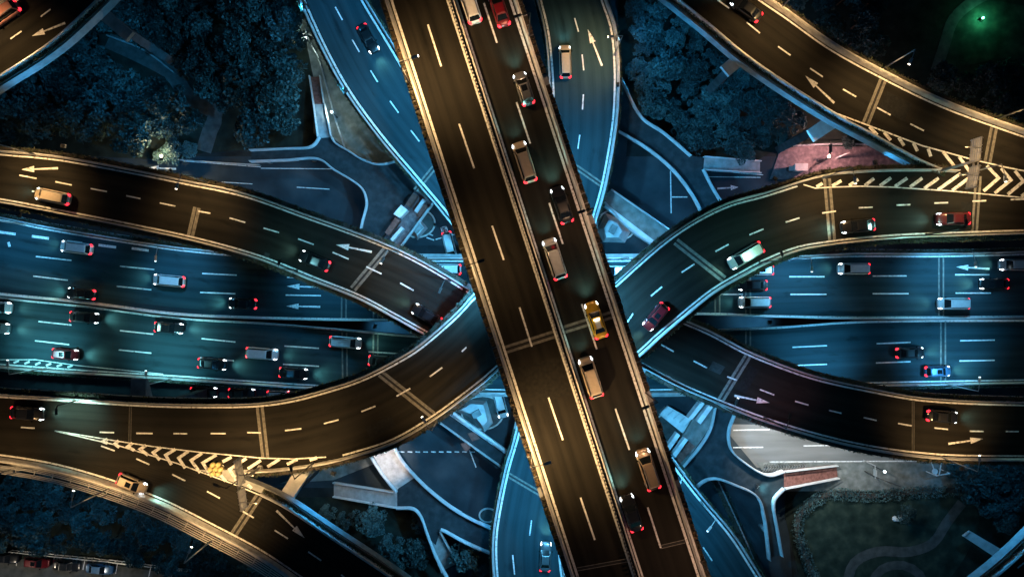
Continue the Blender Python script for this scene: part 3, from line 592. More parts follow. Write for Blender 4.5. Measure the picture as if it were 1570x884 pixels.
# ------------------------------------------------------------------ piers
def pier(x, y, ztop, z_cap, label, size=(2.0, 1.3), rz=0, cap=(7.5, 1.8), mat='girder'):
    b_ = P(x, y, z_cap); t = root('pier', label, 'pier', (b_.x, b_.y, 0), rz, group='viaduct piers')
    mb = MB(); mb.box((0, 0, (z_cap - 1.2) / 2), (size[0], size[1], z_cap - 1.2)); mb.build('column', M['column'], t)
    x_, y_ = cap[0] / 2, cap[1] / 2; mc_ = MB()
    mc_.add([(-x_ * .45, -y_, z_cap - 2.2), (x_ * .45, -y_, z_cap - 2.2), (x_ * .45, y_, z_cap - 2.2), (-x_ * .45, y_, z_cap - 2.2), (-x_, -y_, z_cap - .7), (x_, -y_, z_cap - .7), (x_, y_, z_cap - .7), (-x_, y_, z_cap - .7), (-x_, -y_, z_cap), (x_, -y_, z_cap), (x_, y_, z_cap), (-x_, y_, z_cap)],
        [(3, 2, 1, 0), (0, 1, 5, 4), (1, 2, 6, 5), (2, 3, 7, 6), (3, 0, 4, 7), (4, 5, 9, 8), (5, 6, 10, 9), (6, 7, 11, 10), (7, 4, 8, 11), (8, 9, 10, 11)])
    mc_.build('crosshead', M[mat], t); return t
pier(1290, 178, 25, 23.0, 'blue lit pier head sticking out below the flyover by the pink pavement', rz=math.radians(33), cap=(10.5, 2.0), mat='white')
pier(1146, 80, 25, 23.0, 'pale pier head beside the grove, half under the brown flyover', rz=math.radians(40), cap=(8.6, 1.9), mat='white')
pier(160, 24, 25, 22.8, 'pier head under the corner flyover above the dark grove', rz=math.radians(-40), cap=(9.5, 1.7), mat='girder')
pier(441, 757, 25, 23.0, 'pale blue pier head below the fork beside the paving wedge', rz=math.radians(57), cap=(9, 2.0), mat='white')
pier(1370, 330, 25, 23.0, 'pier standing under the broad bend of the hatched flyover', rz=math.radians(90), cap=(8, 1.8))
pier(210, 640, 25, 23.0, 'pier with a blue lit beam under the chevron flyover', rz=math.radians(88), cap=(11.5, 2.2))
for i, (x, y) in enumerate(((0, 130), (0, 300), (0, 500), (0, 700), (0, 830))):
    pier(vx(690, y), y, 36, 33.7, 'tall pier hidden under the middle of the top viaduct', (4, 2.2), math.radians(18), (13, 2.4))
for x, y, z, rz in ((170, 290, LO, -78), (470, 365, LO, -68), (1250, 630, LO, -75), (1460, 657, LO, -85), (560, 640, HI, 65), (1090, 390, HI, 55)):
    pier(x, y, z, z - 1.75, 'concrete pier hidden under a curving flyover', (2.2, 1.6), math.radians(rz), (6, 1.6))

# ------------------------------------------------------------------ footbridges (about 5 m up)
ZF = 5.0
def railing(pts, parent, z=ZF, h=1.15, wd=.34, closed=False, mat='white'):
    c = edge(smooth2(pts, 8) if len(pts) > 3 else pts, z, 1.5); mb = MB()
    sweep(mb, c, [(-wd / 2, -.25), (wd / 2, -.25), (wd * .35, h * .75), (-wd * .35, h * .75)])
    o = mb.build('railing', M[mat], parent); r_ = MB()
    for u in (h * .75 + .12, h): sweep(r_, [p + Vector((0, 0, u)) for p in c], [(-.05, -.04), (.05, -.04), (.05, .04), (-.05, .04)])
    for p in c[::2]: r_.box(p + Vector((0, 0, h * .86)), (.05, .05, .35))
    r_.build('handrail', M['rail'], o); return o
def fdeck(name, label, pts, mat='fdeck', z=ZF, cat='footbridge', thick=.7):
    t = root(name, label, cat); mb = MB(); mb.prism([P(x, y, z) for x, y in pts], z - thick, z); mb.build('deck', M[mat], t); return t
def stair(q, z0, z1, parent, mat='girder', n=20):
    """flight between two photo edges: q = (a0, b0, a1, b1); edge a0-b0 at z0, edge a1-b1 at z1"""
    a0, b0, a1, b1 = P(*q[0], z0), P(*q[1], z0), P(*q[2], z1), P(*q[3], z1); mb = MB()
    for i in range(n):
        k0, k1 = i / n, (i + 1) / n; zt = z0 + (z1 - z0) * (i + .5) / n
        p = [a0.lerp(a1, k0), b0.lerp(b1, k0), b0.lerp(b1, k1), a0.lerp(a1, k1)]
        mb.prism([(v.x, v.y) for v in p], zt - .32, zt)
    o = mb.build('stair', M[mat], parent)
    for e0, e1 in ((a0, a1), (b0, b1)):
        r_ = MB(); r_.bar(e0 + Vector((0, 0, .9)), e1 + Vector((0, 0, .9)), .16, .12); r_.bar(e0 + Vector((0, 0, .35)), e1 + Vector((0, 0, .35)), .10, .5); r_.build('stair_rail', M['white'], o)
    return o
def column(x, y, parent, z=ZF, r=.45):
    p = P(x, y, z); mb = MB(); mb.tube((p.x, p.y, 0), (p.x, p.y, z - .7), r, r, 14); mb.build('column', M['girder'], parent, True)
t = fdeck('footbridge', 'dark curving footbridge with pale rails between the grove street and the pinkish link bridge', [(385, 231), (478, 226), (490, 212), (509, 210), (536, 232), (570, 250), (604, 249), (632, 262), (655, 290), (612, 350), (585, 378), (552, 366), (557, 340), (563, 312), (557, 289), (543, 277), (512, 261), (490, 245), (385, 248)])
railing([(385, 231), (440, 228.5), (478, 226), (487, 218), (491, 211)], t); railing([(510, 212), (514, 219), (536, 232.5), (552, 243), (572, 251), (590, 252), (606, 248)], t)
railing([(385, 248), (440, 246), (490, 244.5), (512, 260), (542, 278), (557, 291), (563, 312), (557, 338), (552, 362)], t)
stair(((489, 212), (509, 210), (482, 160), (499, 160)), ZF, 2.6, t, 'girder', 14); stair(((482, 160), (498, 160), (476, 118), (492, 118)), 2.6, .15, t, 'brick', 14)
for x, y in ((400, 240), (470, 237), (525, 248), (580, 280), (575, 350)): column(x, y, t)
t = fdeck('footbridge', 'dark footbridge forking beside the rounded grove, slatted stair on its branch', [(944, 128), (956, 131), (983, 180), (1017, 204), (1058, 239), (1080, 241), (1078, 262), (1092, 290), (1110, 318), (1080, 338), (1061, 300), (1031, 261), (990, 227), (940, 200)])
railing([(952, 122), (958, 135), (983, 181), (1017, 205), (1058, 240)], t); railing([(948, 202), (990, 227), (1031, 261), (1061, 300), (1079, 335)], t); railing([(1077, 260), (1092, 290), (1109, 317)], t)
stair(((1078, 241), (1078, 261), (1165, 248), (1165, 266)), ZF, .2, t, 'girder', 30)
for x, y in ((970, 190), (1010, 225), (1070, 280), (1070, 250)): column(x, y, t)
t = fdeck('footbridge', 'footbridge lit almost white at one end, dark where it bends past the planting island', [(567, 692), (603, 680), (617, 706), (651, 743), (692, 776), (754, 808), (752, 845), (676, 810), (668, 835), (646, 812), (634, 780), (609, 777), (609, 752), (585, 722)])
mb = MB(); mb.prism([P(x, y, ZF) for x, y in ((569, 692.5), (602, 681.5), (617, 706), (638, 730), (611, 748), (609, 751), (586, 722))], ZF - .3, ZF + .012); mb.build('lamp_pool_patch', M['deck_lamp_pool'], t)  # pale patch paints the lamp pool on the deck end
railing([(567, 694), (585, 723), (609, 753)], t); railing([(603, 682), (617, 706), (651, 743), (692, 776), (725, 795), (756, 809)], t); railing([(609, 777), (634, 778), (644, 787), (656, 818), (668, 850), (687, 886)], t); railing([(676, 810), (682, 812), (715, 830), (752, 846)], t)
stair(((656, 820), (675, 812), (678, 874), (702, 862)), ZF, .2, t, 'girder', 26)
stair(((609, 753), (609, 776), (512, 738), (512, 759)), ZF, .2, t, 'girder', 34)
for x, y in ((590, 705), (625, 760), (700, 805), (740, 825)): column(x, y, t)
t = fdeck('footbridge', 'dark blue footbridge spreading into several arms beside the pale lit road', [(1092, 608), (1128, 634), (1116, 662), (1119, 686), (1138, 705), (1177, 727), (1202, 720), (1202, 748), (1196, 752), (1183, 768), (1190, 800), (1197, 850), (1178, 855), (1172, 800), (1162, 765), (1126, 742), (1092, 732), (1068, 744), (1044, 716), (1060, 690), (1078, 664)])
railing([(1125, 634), (1116, 660), (1119, 686), (1138, 706), (1176, 727), (1200, 721)], t); railing([(1068, 744), (1078, 736), (1094, 732), (1126, 742), (1160, 760), (1170, 790), (1178, 856)], t); railing([(1200, 747), (1186, 762), (1184, 772), (1190, 810), (1197, 850)], t)
stair(((1202, 721), (1202, 747), (1282, 712), (1284, 731)), ZF, .3, t, 'brick', 30)
for x, y in ((1105, 650), (1100, 700), (1150, 735), (1185, 745), (1182, 820)): column(x, y, t)
# link bridges forming a cross under the viaduct
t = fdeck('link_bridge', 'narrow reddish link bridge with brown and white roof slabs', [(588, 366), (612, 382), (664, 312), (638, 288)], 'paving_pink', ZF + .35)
def slab(name, pts, z0, z1, mat, parent): mb = MB(); mb.prism([P(x, y, z1) for x, y in pts], z0, z1); return mb.build(name, M[mat], parent)
slab('stair_roof', [(590, 356), (596, 361), (613, 338), (606, 333)], ZF + .5, ZF + 2.2, 'brick', t); slab('stair_roof', [(603, 328), (613, 334), (625, 322), (615, 314)], ZF + .5, ZF + 2.6, 'white', t); slab('stair_roof', [(622, 313), (628, 317), (640, 300), (633, 296)], ZF + .5, ZF + 2.2, 'brick', t)
slab('canopy', [(598, 367), (602, 370), (619, 350), (615, 347)], ZF + .5, ZF + 1.8, 'white', t); slab('canopy', [(635, 323), (639, 326), (652, 307), (648, 304)], ZF + .5, ZF + 1.8, 'white', t); slab('planter_box', [(637, 329), (644, 333), (657, 316), (649, 311)], ZF + .4, ZF + 1.0, 'brick', t)
railing([(612, 382), (664, 312)], t, ZF + .35)
t = fdeck('link_bridge', 'plain grey paved link bridge running to the bend of the hatched flyover', [(922, 306), (937, 290), (1033, 357), (1006, 380)], 'paving', ZF + .35)
railing([(925, 309), (965, 352), (1004, 378)], t, ZF + .35, mat='white'); railing([(937, 291), (1032, 357)], t, ZF + .35, .9, .2)
slab('wide_rail', [(926, 317), (930, 313), (1006, 371), (1002, 378)], ZF + .2, ZF + 1.0, 'white', t)
t = fdeck('link_bridge', 'dark link bridge with red planting between two pale rails', [(672, 648), (690, 632), (778, 694), (770, 724)], 'fdeck', ZF + .35)
railing([(690, 633), (778, 694)], t, ZF + .35, 1.0, .5); railing([(674, 646), (725, 683), (771, 716)], t, ZF + .35, 1.0, .22)
slab('wide_rail', [(688, 634), (694, 630), (778, 691), (776, 696)], ZF + .2, ZF + 1.1, 'white', t)
slab('planter_box', [(717, 664), (727, 662), (736, 672), (724, 676)], ZF + .4, ZF + .8, 'brick', t); slab('planter_box', [(706, 680), (714, 678), (722, 686), (714, 692)], ZF + .4, ZF + .8, 'brick', t)
t = fdeck('link_bridge', 'link bridge with white canopies like plates and a red stair end', [(1026, 702), (1047, 714), (1087, 657), (1098, 614), (1080, 614)], 'paving', ZF + .35)
slab('canopy', [(1056, 640), (1061, 643), (1081, 618), (1076, 614)], ZF + .5, ZF + 2.4, 'white', t); slab('canopy', [(1069, 645), (1074, 650), (1093, 624), (1087, 620)], ZF + .5, ZF + 2.2, 'white', t)
slab('canopy', [(1022, 685), (1027, 690), (1043, 667), (1038, 663)], ZF + .5, ZF + 2.0, 'white', t); slab('canopy', [(1029, 698), (1035, 702), (1055, 674), (1050, 671)], ZF + .5, ZF + 2.0, 'white', t)
slab('stair_roof', [(1033, 704), (1043, 710), (1066, 684), (1056, 676)], ZF + .45, ZF + .9, 'brick', t)
railing([(1047, 714), (1072, 684), (1088, 657), (1097, 616)], t, ZF + .35, 1.0, .2)
t = root('shelter', 'long low pale roof beyond the lawn', 'shelter'); slab('roof', [(1476, 821), (1487, 813), (1548, 849), (1537, 861)], 2.7, 3.0, 'white', t); slab('roof_edge', [(1479, 821.5), (1487, 815.5), (1488.5, 816.5), (1480.5, 822.5)], 3.0, 3.12, 'girder', t)
for x, y in ((1480, 820), (1488, 816), (1535, 856), (1544, 850)):
    p = P(x, y, 0); mb = MB(); mb.tube((p.x, p.y, .1), (p.x, p.y, 2.7), .08, .08); mb.build('post', M['pole'], t)
# white angular pier bases
def wedge(label, pts, top, z, lift=0.0):
    t = root('white_plinth', label, 'plinth'); mb = MB()
    a = [P(x, y, 0) for x, y in pts]; b_ = [P(x, y, z) for x, y in top]; n = len(a)
    mb.add([(p.x, p.y, .1) for p in a] + [(p.x, p.y, z) for p in b_], [tuple(range(n)), tuple(range(n, 2 * n))] + [(i, (i + 1) % n, n + (i + 1) % n, n + i) for i in range(n)])
    mb.build('plinth', M['white'], t)
    c = P(sum(x for x, y in top) / n, sum(y for x, y in top) / n, z); m2 = MB()
    ax = (b_[0] - b_[1]); m2.box((c.x, c.y, z + .35), (1.5, 1.1, .7), math.atan2(ax.y, ax.x)); m2.build('bearing_block', M['girder'], t)
    return t
wedge('white angular pier base beside the reddish link bridge', [(626, 350), (643, 334), (656, 350), (640, 368)], [(631, 350), (643, 339), (650, 349), (640, 361)], 3.5)
wedge('white angular pier base beside the grey link bridge', [(916, 352), (928, 326), (950, 336), (966, 356), (958, 372), (924, 371)], [(926, 350), (933, 337), (946, 342), (954, 354), (948, 364), (930, 364)], 3.0)
wedge('white angular pier base in the street corner by the dark link bridge', [(695, 628), (719, 612), (746, 614), (756, 648), (743, 662), (722, 640)], [(706, 628), (722, 619), (741, 620), (747, 645), (740, 653), (727, 636)], 3.0)
t = root('entrance_canopy', 'white boxy canopy beside the plate canopies of the link bridge', 'canopy')
slab('roof', [(1011, 635), (1024, 622), (1064, 645), (1051, 667)], 3.4, 4.0, 'white', t); slab('wall', [(1016, 636), (1025, 627), (1058, 646), (1049, 661)], 0.1, 3.4, 'girder', t)
for i in range(5): slab('roof_rib', [(1014 + i * 9, 632.5 + i * 5.4 - 2), (1024 + i * 9 - 1, 623 + i * 5.2), (1025.2 + i * 9 - 1, 623.7 + i * 5.2), (1015.2 + i * 9, 633.2 + i * 5.4 - 2)], 4.0, 4.06, 'rail', t)

# ------------------------------------------------------------------ hedges and planters along the decks
def clip(c, x0=-40, x1=1610, y0=-40, y1=925):
    return [p for p in c if x0 <= p.x * F / (H - p.z) + 785 <= x1 and y0 <= 442 - p.y * F / (H - p.z) <= y1]
HG = 'hedges along the ramp edges'
PNl, PNr = clip(PN, -40, 748), clip(PN, 1000); PSl, PSr = clip(PS, 380, 775), clip(PS, 985)
QNl, QNr = clip(QN, -40, 715), clip(QN, 938, 1455); QSl, QSr = clip(QS, -40, 662), clip(QS, 972)
for c, s, lb in ((PNl, 1, 'hedge on the expressway side of the long chevron flyover'), (PNr, 1, 'hedge on the expressway side of the flyover above the pale lit road'), (PSl, -1, 'hedge on the bulging outer edge of the flyover above the near white footbridge'), (PSr, -1, 'hedge on the flyover edge above the pale lit road'),
        (QNl, 1, 'hedge on the flyover edge facing the dark grove and footbridge'), (QNr, 1, 'hedge on the bend of the hatched flyover facing the pink pavement'), (QSl, -1, 'hedge on the flyover edge facing the block dashes of the expressway'), (QSr, -1, 'hedge on the inner bend of the hatched flyover above the expressway')):
    hedge(c, s, lb)
hedge(clip(EN), 1, 'bushy hedge on the outer edge of the brown flyover facing the green lit lawn', .98, .6)
hedge(clip(Es), -1, 'hedge on the brown flyover edge facing the rounded grove', .66, .4)
hedge(clip(Fn), 1, 'hedge on the flyover edge above the dark trees and paving wedge', .66, .4); hedge(clip(GS), -1, 'hedge on the corner flyover facing the dark grove', .66, .4); hedge(clip(WN), 1, 'hedge on the corner flyover facing the lawn', .66, .4)
hedge(clip(CL, y1=300), -1, 'hedge outside the ramp beside the grey green paving', .6, .45); hedge(clip(CR, y1=120), 1, 'hedge in the gap between blue ramp and top viaduct', .6, .45); hedge(clip(CR, y0=712), 1, 'hedge on the blue ramp edge beside the fenced court', .6, .45)
hedge(clip(DL, y1=170), -1, 'hedge on the arrow ramp edge beside the top viaduct', .6, .45); hedge(clip(DR, y1=340), 1, 'hedge on the bowed ramp edge facing the rounded grove', .6, .45); hedge(clip(DL, y0=655), -1, 'hedge on the bowed ramp edge facing the dashed blue street', .6, .45)
hedge(clip(NN, -40, 372), 1, 'hedge north of the expressway by the block dashes', .6, .5); hedge(clip(NN, 1200), 1, 'hedge north of the expressway below the hatched flyover', .6, .5); hedge(clip(SS, -40, 470), -1, 'hedge south of the expressway above the service road cars', .6, .5); hedge(clip(SS, 1316), -1, 'hedge south of the expressway beyond the red tail lights', .6, .5)
# small planter boxes hung along the top viaduct: one of a kind, then copies
def planter_proto(seed):
    random.seed(seed); t = root('planter_box', 'x', 'planter'); mb = MB()
    mb.add([(-.52, -.24, 0), (.52, -.24, 0), (.52, .24, 0), (-.52, .24, 0), (-.58, -.3, .42), (.58, -.3, .42), (.58, .3, .42), (-.58, .3, .42)], [(3, 2, 1, 0), (0, 1, 5, 4), (1, 2, 6, 5), (2, 3, 7, 6), (3, 0, 4, 7), (4, 5, 6, 7)])
    mb.build('box', M['trough'], t); lf = MB()
    for k in range(46): leaf_quad(lf, Vector((U(-.5, .5), U(-.3, .3), .42 + U(0, .42))), U(.08, .17), .9)
    lf.build('foliage', M['leafR'], t); return t
protos = [planter_proto(i) for i in (3, 5, 8)]; used = [0, 0, 0]; random.seed(21)
for c, s, lb in ((VL, -1, 'planter box of shrubs hung on the orange side of the top viaduct'), (VR, 1, 'planter box of shrubs hung on the busy side of the top viaduct')):
    ns_ = normals(c); L_ = length(c); n = int(L_ / 1.32); pts = resample(off(c, s * 1.12), n)
    a = math.atan2(-1, -.3235) if s else 0; d = (c[-1] - c[0]); an = math.atan2(d.y, d.x)
    for p in clip(pts, y0=-8, y1=892):
        if rnd() < .06: continue
        k = random.randrange(3); loc = p + Vector((0, 0, -.02)); lab = lb
        if not used[k]: used[k] = 1; r_ = protos[k]; r_.location = loc; r_.rotation_euler = (0, 0, an); r_['label'] = lab; r_['group'] = 'planter boxes along the top viaduct'
        else: dup(protos[k], loc, an + U(-.05, .05), lab, 'planter boxes along the top viaduct', (1, U(.85, 1.15), U(.8, 1.25)))

# ------------------------------------------------------------------ trees
def crown_mesh(name, seed, clumps=34, per=80, leaf=.085, mat='leafA', flat=.8, spread=.9):
    random.seed(seed); lf = MB()
    for k in range(clumps):
        th = U(0, 6.28); r_ = spread * rnd() ** .5; c = Vector((r_ * math.cos(th), r_ * math.sin(th), 0)); c.z = (1 - r_ * r_) * .75 * U(.55, 1.1) + U(-.12, .12)
        cr = U(.16, .34)
        for j in range(per):
            d = Vector((U(-1, 1), U(-1, 1), U(-.6, 1))).normalized(); q = c + d * cr * U(.72, 1.08)
            leaf_quad(lf, q, leaf * U(.6, 1.3), .9)
    o = lf.build(name, M[mat]); return o
def tree_proto(seed, mat, **kw):
    t = root('tree', 'x', 'tree'); o = crown_mesh('crown', seed, mat=mat, **kw); o.parent = t; o.location = (0, 0, 1.55)
    mb = MB(); random.seed(seed + 100)
    mb.tube((0, 0, 0), (.02, .01, .75), .075, .055); mb.tube((.02, .01, .75), (0, 0, 1.7), .055, .025)
    for k in range(6):
        a = k * 1.05 + U(-.3, .3); mb.tube((.01, 0, .75 + k * .09), (math.cos(a) * .55, math.sin(a) * .55, 1.35 + k * .09), .03, .012, 6)
    mb.build('trunk', M['bark'], t, True); return t
TP = [tree_proto(1, 'leafA'), tree_proto(2, 'leafA', clumps=26, spread=.8), tree_proto(3, 'leafB'), tree_proto(4, 'leafB', clumps=42, per=64, leaf=.075), tree_proto(5, 'leafA', clumps=40, per=70), tree_proto(6, 'leafB', clumps=24, per=90, leaf=.07, spread=.75)]
first = [1] * 6
def tree(x, y, rad, k, label, group=None, hs=1.0):
    zc = rad * 1.9 * hs; p = P(x, y, zc); loc = Vector((p.x, p.y, .1)); sc = (rad, rad * U(.92, 1.08), rad * hs * U(.9, 1.1)); a = U(0, 6.28)
    if first[k]:
        first[k] = 0; t = TP[k]; t.location = loc; t.rotation_euler = (0, 0, a); t.scale = sc; t['label'] = label
        if group: t['group'] = group
    else: t = dup(TP[k], loc, a, label, group, sc)
    if not group and 'group' in t: del t['group']
    return t
def grove(inside, n, r0, r1, kinds, label, group, box, gap=.78, seed=5, hs=(.8, 1.1)):
    random.seed(seed); pts = []
    for _ in range(6000):
        if len(pts) >= n: break
        x, y, r_ = U(box[0], box[2]), U(box[1], box[3]), U(r0, r1)
        if not inside(x, y): continue
        if any((x - a) ** 2 + (y - b) ** 2 < ((r_ + c) * 8.9 * gap) ** 2 for a, b, c in pts): continue
        pts.append((x, y, r_))
    for x, y, r_ in pts: tree(x, y, r_, random.choice(kinds), label, group, U(*hs))
    return pts
def el(cx, cy, rx, ry): return lambda x, y: ((x - cx) / rx) ** 2 + ((y - cy) / ry) ** 2 < 1
def nw(x, y):
    if (x - 330) ** 2 / 900 + (y - 190) ** 2 / 900 < 1: return False
    for a, b in (((165, 62), (262, 112)), ((262, 112), (330, 175)), ((330, 175), (312, 232))):
        dx, dy = b[0] - a[0], b[1] - a[1]; k = max(0, min(1, ((x - a[0]) * dx + (y - a[1]) * dy) / (dx * dx + dy * dy)))
        if math.hypot(x - a[0] - k * dx, y - a[1] - k * dy) < 24: return False
    return (y < 205 - .0 * x) and (x + y * 1.2 > 165) and x < 452
def pip(poly):
    def f(x, y):
        ins = False
        for i in range(len(poly)):
            (x0, y0), (x1, y1) = poly[i], poly[i - 1]
            if (y0 > y) != (y1 > y) and x < (x1 - x0) * (y - y0) / (y1 - y0) + x0: ins = not ins
        return ins
    return f
grove(nw, 62, 2.2, 3.9, [0, 1, 4, 4, 2], 'dense dark tree of the grove beside the bent path', 'trees of the grove beside the bent path', (-10, -10, 452, 205), .6, 5)
grove(pip([(968, 0), (1010, -10), (1085, 60), (1150, 115), (1232, 172), (1196, 218), (1150, 232), (1066, 226), (1010, 178), (975, 130)]), 46, 1.7, 2.9, [2, 3, 3, 5], 'small rounded tree of the packed grove between footbridge and brown flyover', 'trees of the rounded grove', (955, -10, 1235, 232), .62, 6)
grove(pip([(1190, -10), (1360, -10), (1350, 80), (1290, 60)]), 11, 1.8, 2.8, [0, 1, 5], 'dim tree just outside the curve of the brown flyover', 'trees outside the brown flyover', (1190, -10, 1420, 90), .8, 7)
grove(pip([(1420, 110), (1580, 95), (1580, 172), (1500, 150)]), 8, 1.8, 2.8, [0, 4], 'nearly black tree between the brown flyover and the green lit lawn', 'trees below the green lit lawn', (1400, 90, 1580, 180), .8, 8)
grove(pip([(-10, 735), (110, 752), (230, 795), (350, 868), (290, 880), (150, 842), (-10, 838)]), 30, 2.0, 3.2, [2, 5, 3, 4], 'blue lit tree between the steel walkway and the car park', 'trees above the car park', (-10, 730, 350, 880), .66, 9)
grove(pip([(330, 868), (400, 884), (330, 900)]), 3, 2, 2.6, [4], 'dark tree at the foot of the steel walkway', 'dark trees at the foot of the steel walkway', (300, 850, 420, 900), .7, 10)
random.seed(31)
for x, y, r_, k, lb in ((567, 800, 3.1, 3, 'round pale crowned tree in the dark garden under the long stair'), (503, 787, 1.8, 5, 'small dim tree nearest the hedge of the chevron fork ramp'), (530, 798, 2.0, 5, 'second small tree, touching the round pale crown'), (602, 838, 2.6, 5, 'feathery pale tree below the round crowned one'), (640, 850, 2.6, 0, 'dark tree beside the descending footbridge stair'), (648, 800, 2.0, 4, 'low dark tree in the elbow of the footbridge'), (596, 872, 2.4, 4, 'dark tree under the feathery pale one'),
        (712, 852, 2.6, 2, 'green tree between the stair and the blue bowed ramp'), (738, 868, 2.0, 3, 'small bright green tree next to the bowed ramp'),
        (1494, 742, 3.2, 4, 'dark tree at the lawn corner under the flyover'), (1530, 735, 3.4, 4, 'broad dark tree behind the lawn corner tree'), (1562, 760, 3.0, 2, 'blue tipped tree at the picture edge beyond the lawn'), (1518, 776, 2.4, 5, 'pale blue feathery tree hanging over the lawn edge'), (1462, 722, 1.4, 2, 'small pinkish lit tree next to the sign frame'), (1560, 715, 2.8, 4, 'dark tree against the flyover edge at the picture border'), (1545, 800, 2.2, 0, 'dark low tree beyond the long pale pier head'),
        (266, 233, 2.2, 3, 'bush lit pale yellow at the street edge of the dark grove'), (246, 240, 1.5, 5, 'low yellow lit bush beside the bigger one'), (288, 230, 1.7, 3, 'rounded yellow lit bush at the grove corner'), (40, 219, 1.2, 3, 'bush lit warm by the lamp over the flyover edge'), (20, 212, 1.0, 5, 'low warm lit bush close to the picture edge'),
        (1392, 790, 1.7, 0, 'lone dark shrub beside a pale rock on the lawn'), (1300, 218, 1.2, 0, 'small dark tree beside the pink pavement')):
    tree(x, y, r_, k, lb, None, .8)
# lawn hedge, rock, fence strip
lawn_h = edge([(1300, 935), (1262, 912), (1240, 862), (1222, 805), (1236, 776), (1268, 758), (1330, 760), (1400, 754), (1470, 751)], .14, 1.0)
hedge(lawn_h, 1, 'broad clipped hedge curving round the lawn', -.6, 1.5, .8, 110, cat='hedge', group=None, mat='leafB', base=.0, tw=.3)
hedge(edge([(1090, 722), (1110, 760), (1130, 805), (1165, 870), (1180, 900)], .02, 1.0), -1, 'ragged hedge between the blue ramp and the fenced court', -.5, 1.2, .9, 34, group=None, base=0)
mb = MB(); random.seed(4)
c = P(1377, 794, .3)
for i in range(3): mb.tube(c + Vector((i * .5 - .5, U(-.2, .2), -.2)), c + Vector((i * .5 - .45, U(-.2, .2), .35 + U(0, .3))), .55, .25, 7)
tag(mb.build('rock', M['white']), 'pale rock beside the lone shrub on the lawn', 'rock')
def fence(label, pts, z=.15, h=1.1, mat='rail', name='fence'):
    c = edge(pts, z, 1.2); t = root(name, label, 'fence'); mb = MB()
    for u in (.25, h): sweep(mb, [p + Vector((0, 0, u)) for p in c], [(-.05, -.05), (.05, -.05), (.05, .05), (-.05, .05)])
    mb.build('rails', M[mat], t); ps = MB()
    for p in c: ps.box(p + Vector((0, 0, h / 2)), (.09, .09, h))
    ps.build('posts', M[mat], t)
    return t
fence('zigzag pale railing across the grey green paving', [(472, 37), (476, 66), (487, 84), (505, 145), (515, 182), (530, 228)])
fence('thin fence along the reddish pavement by the pink light', [(1196, 225), (1300, 222), (1400, 228)])
fence('fence on the street side of the dark grove', [(275, 246), (330, 250), (400, 254)], mat='sign')
fence('fence of the narrow court beside the blue ramp, along its middle', [(1098, 732), (1125, 790), (1160, 870), (1170, 900)])
fence('railing at the near end of the car park trees', [(20, 842), (100, 850), (180, 858), (290, 872)], mat='sign')

# ------------------------------------------------------------------ sign frames
def gantry(base, top, boards, label, z=HI):
    b_ = P(*base, z + .1); zt = z + 8.6; tp = P(*top, zt); t = root('sign_gantry', label, 'road sign', b_); o = -Vector(b_)
    mb = MB(); mb.tube((0, 0, -.3), (0, 0, 8.6), .22, .16, 10); mb.tube((0, 0, 0), (0, 0, .4), .42, .36, 10); mb.build('post', M['pole'], t, True)
    for k, (x0, y0, x1, y1, lit) in enumerate(boards):
        a, c = P(x0, y0, zt), P(x1, y1, zt); d = (c - a); L_ = d.length; d.normalize(); n_ = Vector((-d.y, d.x, 0)); m = (a + c) / 2 + o; an = math.atan2(d.y, d.x)
        m2 = MB(); m2.box(m + Vector((0, 0, -.3)), (L_, .12, 2.1), an); bd = m2.build('sign_board', M['sign'], t)
        for s_ in (-1, 1):
            m3 = MB()
            for q in range(5): m3.box(m + n_ * s_ * .1 + Vector((0, 0, -1.2 + q * .44)), (L_, .07, .09), an)
            for q in range(4): m3.box(m + n_ * s_ * .12 + d * (L_ * (q / 3 - .5) * .92) + Vector((0, 0, -.3)), (.08, .09, 2.1), an)
            m3.build('stiffener', M['rail'], bd)
        m4 = MB()
        for u in (-.7, .5): m4.bar((0, 0, 8 + u * .8), m + Vector((0, 0, u)), .11, .11)
        m4.bar((0, 0, 7.4), m + Vector((0, 0, .5)), .1, .1); sx = -1 if m.x + b_.x > 0 else 1; q_ = m + Vector((sx * 2.6, 0, 1.6)); m4.bar(m + Vector((0, 0, .9)), q_, .08, .08); spot(q_ + b_, m + b_, 500, WARM, t, 120); m4.build('support_arm', M['pole'], t)
    return t
gantry((1440, 262), (1500, 246), [(1500, 211, 1497, 247, 0), (1497, 254, 1491, 288, 1)], 'sign frame with two striped boards standing in the tip of the yellow hatched fork')
gantry((399, 716), (366, 742), [(362, 704, 369, 744, 1), (368, 750, 373, 781, 0)], 'sign frame with a cream board standing in the tip of the long chevron fork')
def barrel(x, y, label):
    p = P(x, y, HI); t = root('crash_cushion', label, 'crash cushion', p); k = 0
    for dx, dy in ((0, 0), (.75, 0), (-.75, 0), (.38, .65), (-.38, .65), (.38, -.65), (-.38, -.65)):
        mb = MB(); mb.tube((dx, dy, .02), (dx, dy, .95), .36, .33, 14); mb.tube((dx, dy, .95), (dx, dy, .99), .28, .22, 14); mb.build('barrel', M['barrel'], t, True)
M['barrel'] = plain('yellow_plastic', (0.62, 0.50, 0.22), .45)
barrel(333, 717, 'cluster of yellow crash barrels in the chevrons')
t = root('road_sign', 'low white frame of bars with a round sign beside the pinkish tree', 'sign frame', P(1430, 713, .15)); mb = MB(); q0 = P(1430, 713, .15)
for x, y in ((1412, 700), (1420, 722), (1440, 718), (1448, 704)):
    p = P(x, y, .15) - q0; mb.tube(p, p + Vector((0, 0, 3.0)), .09, .08)
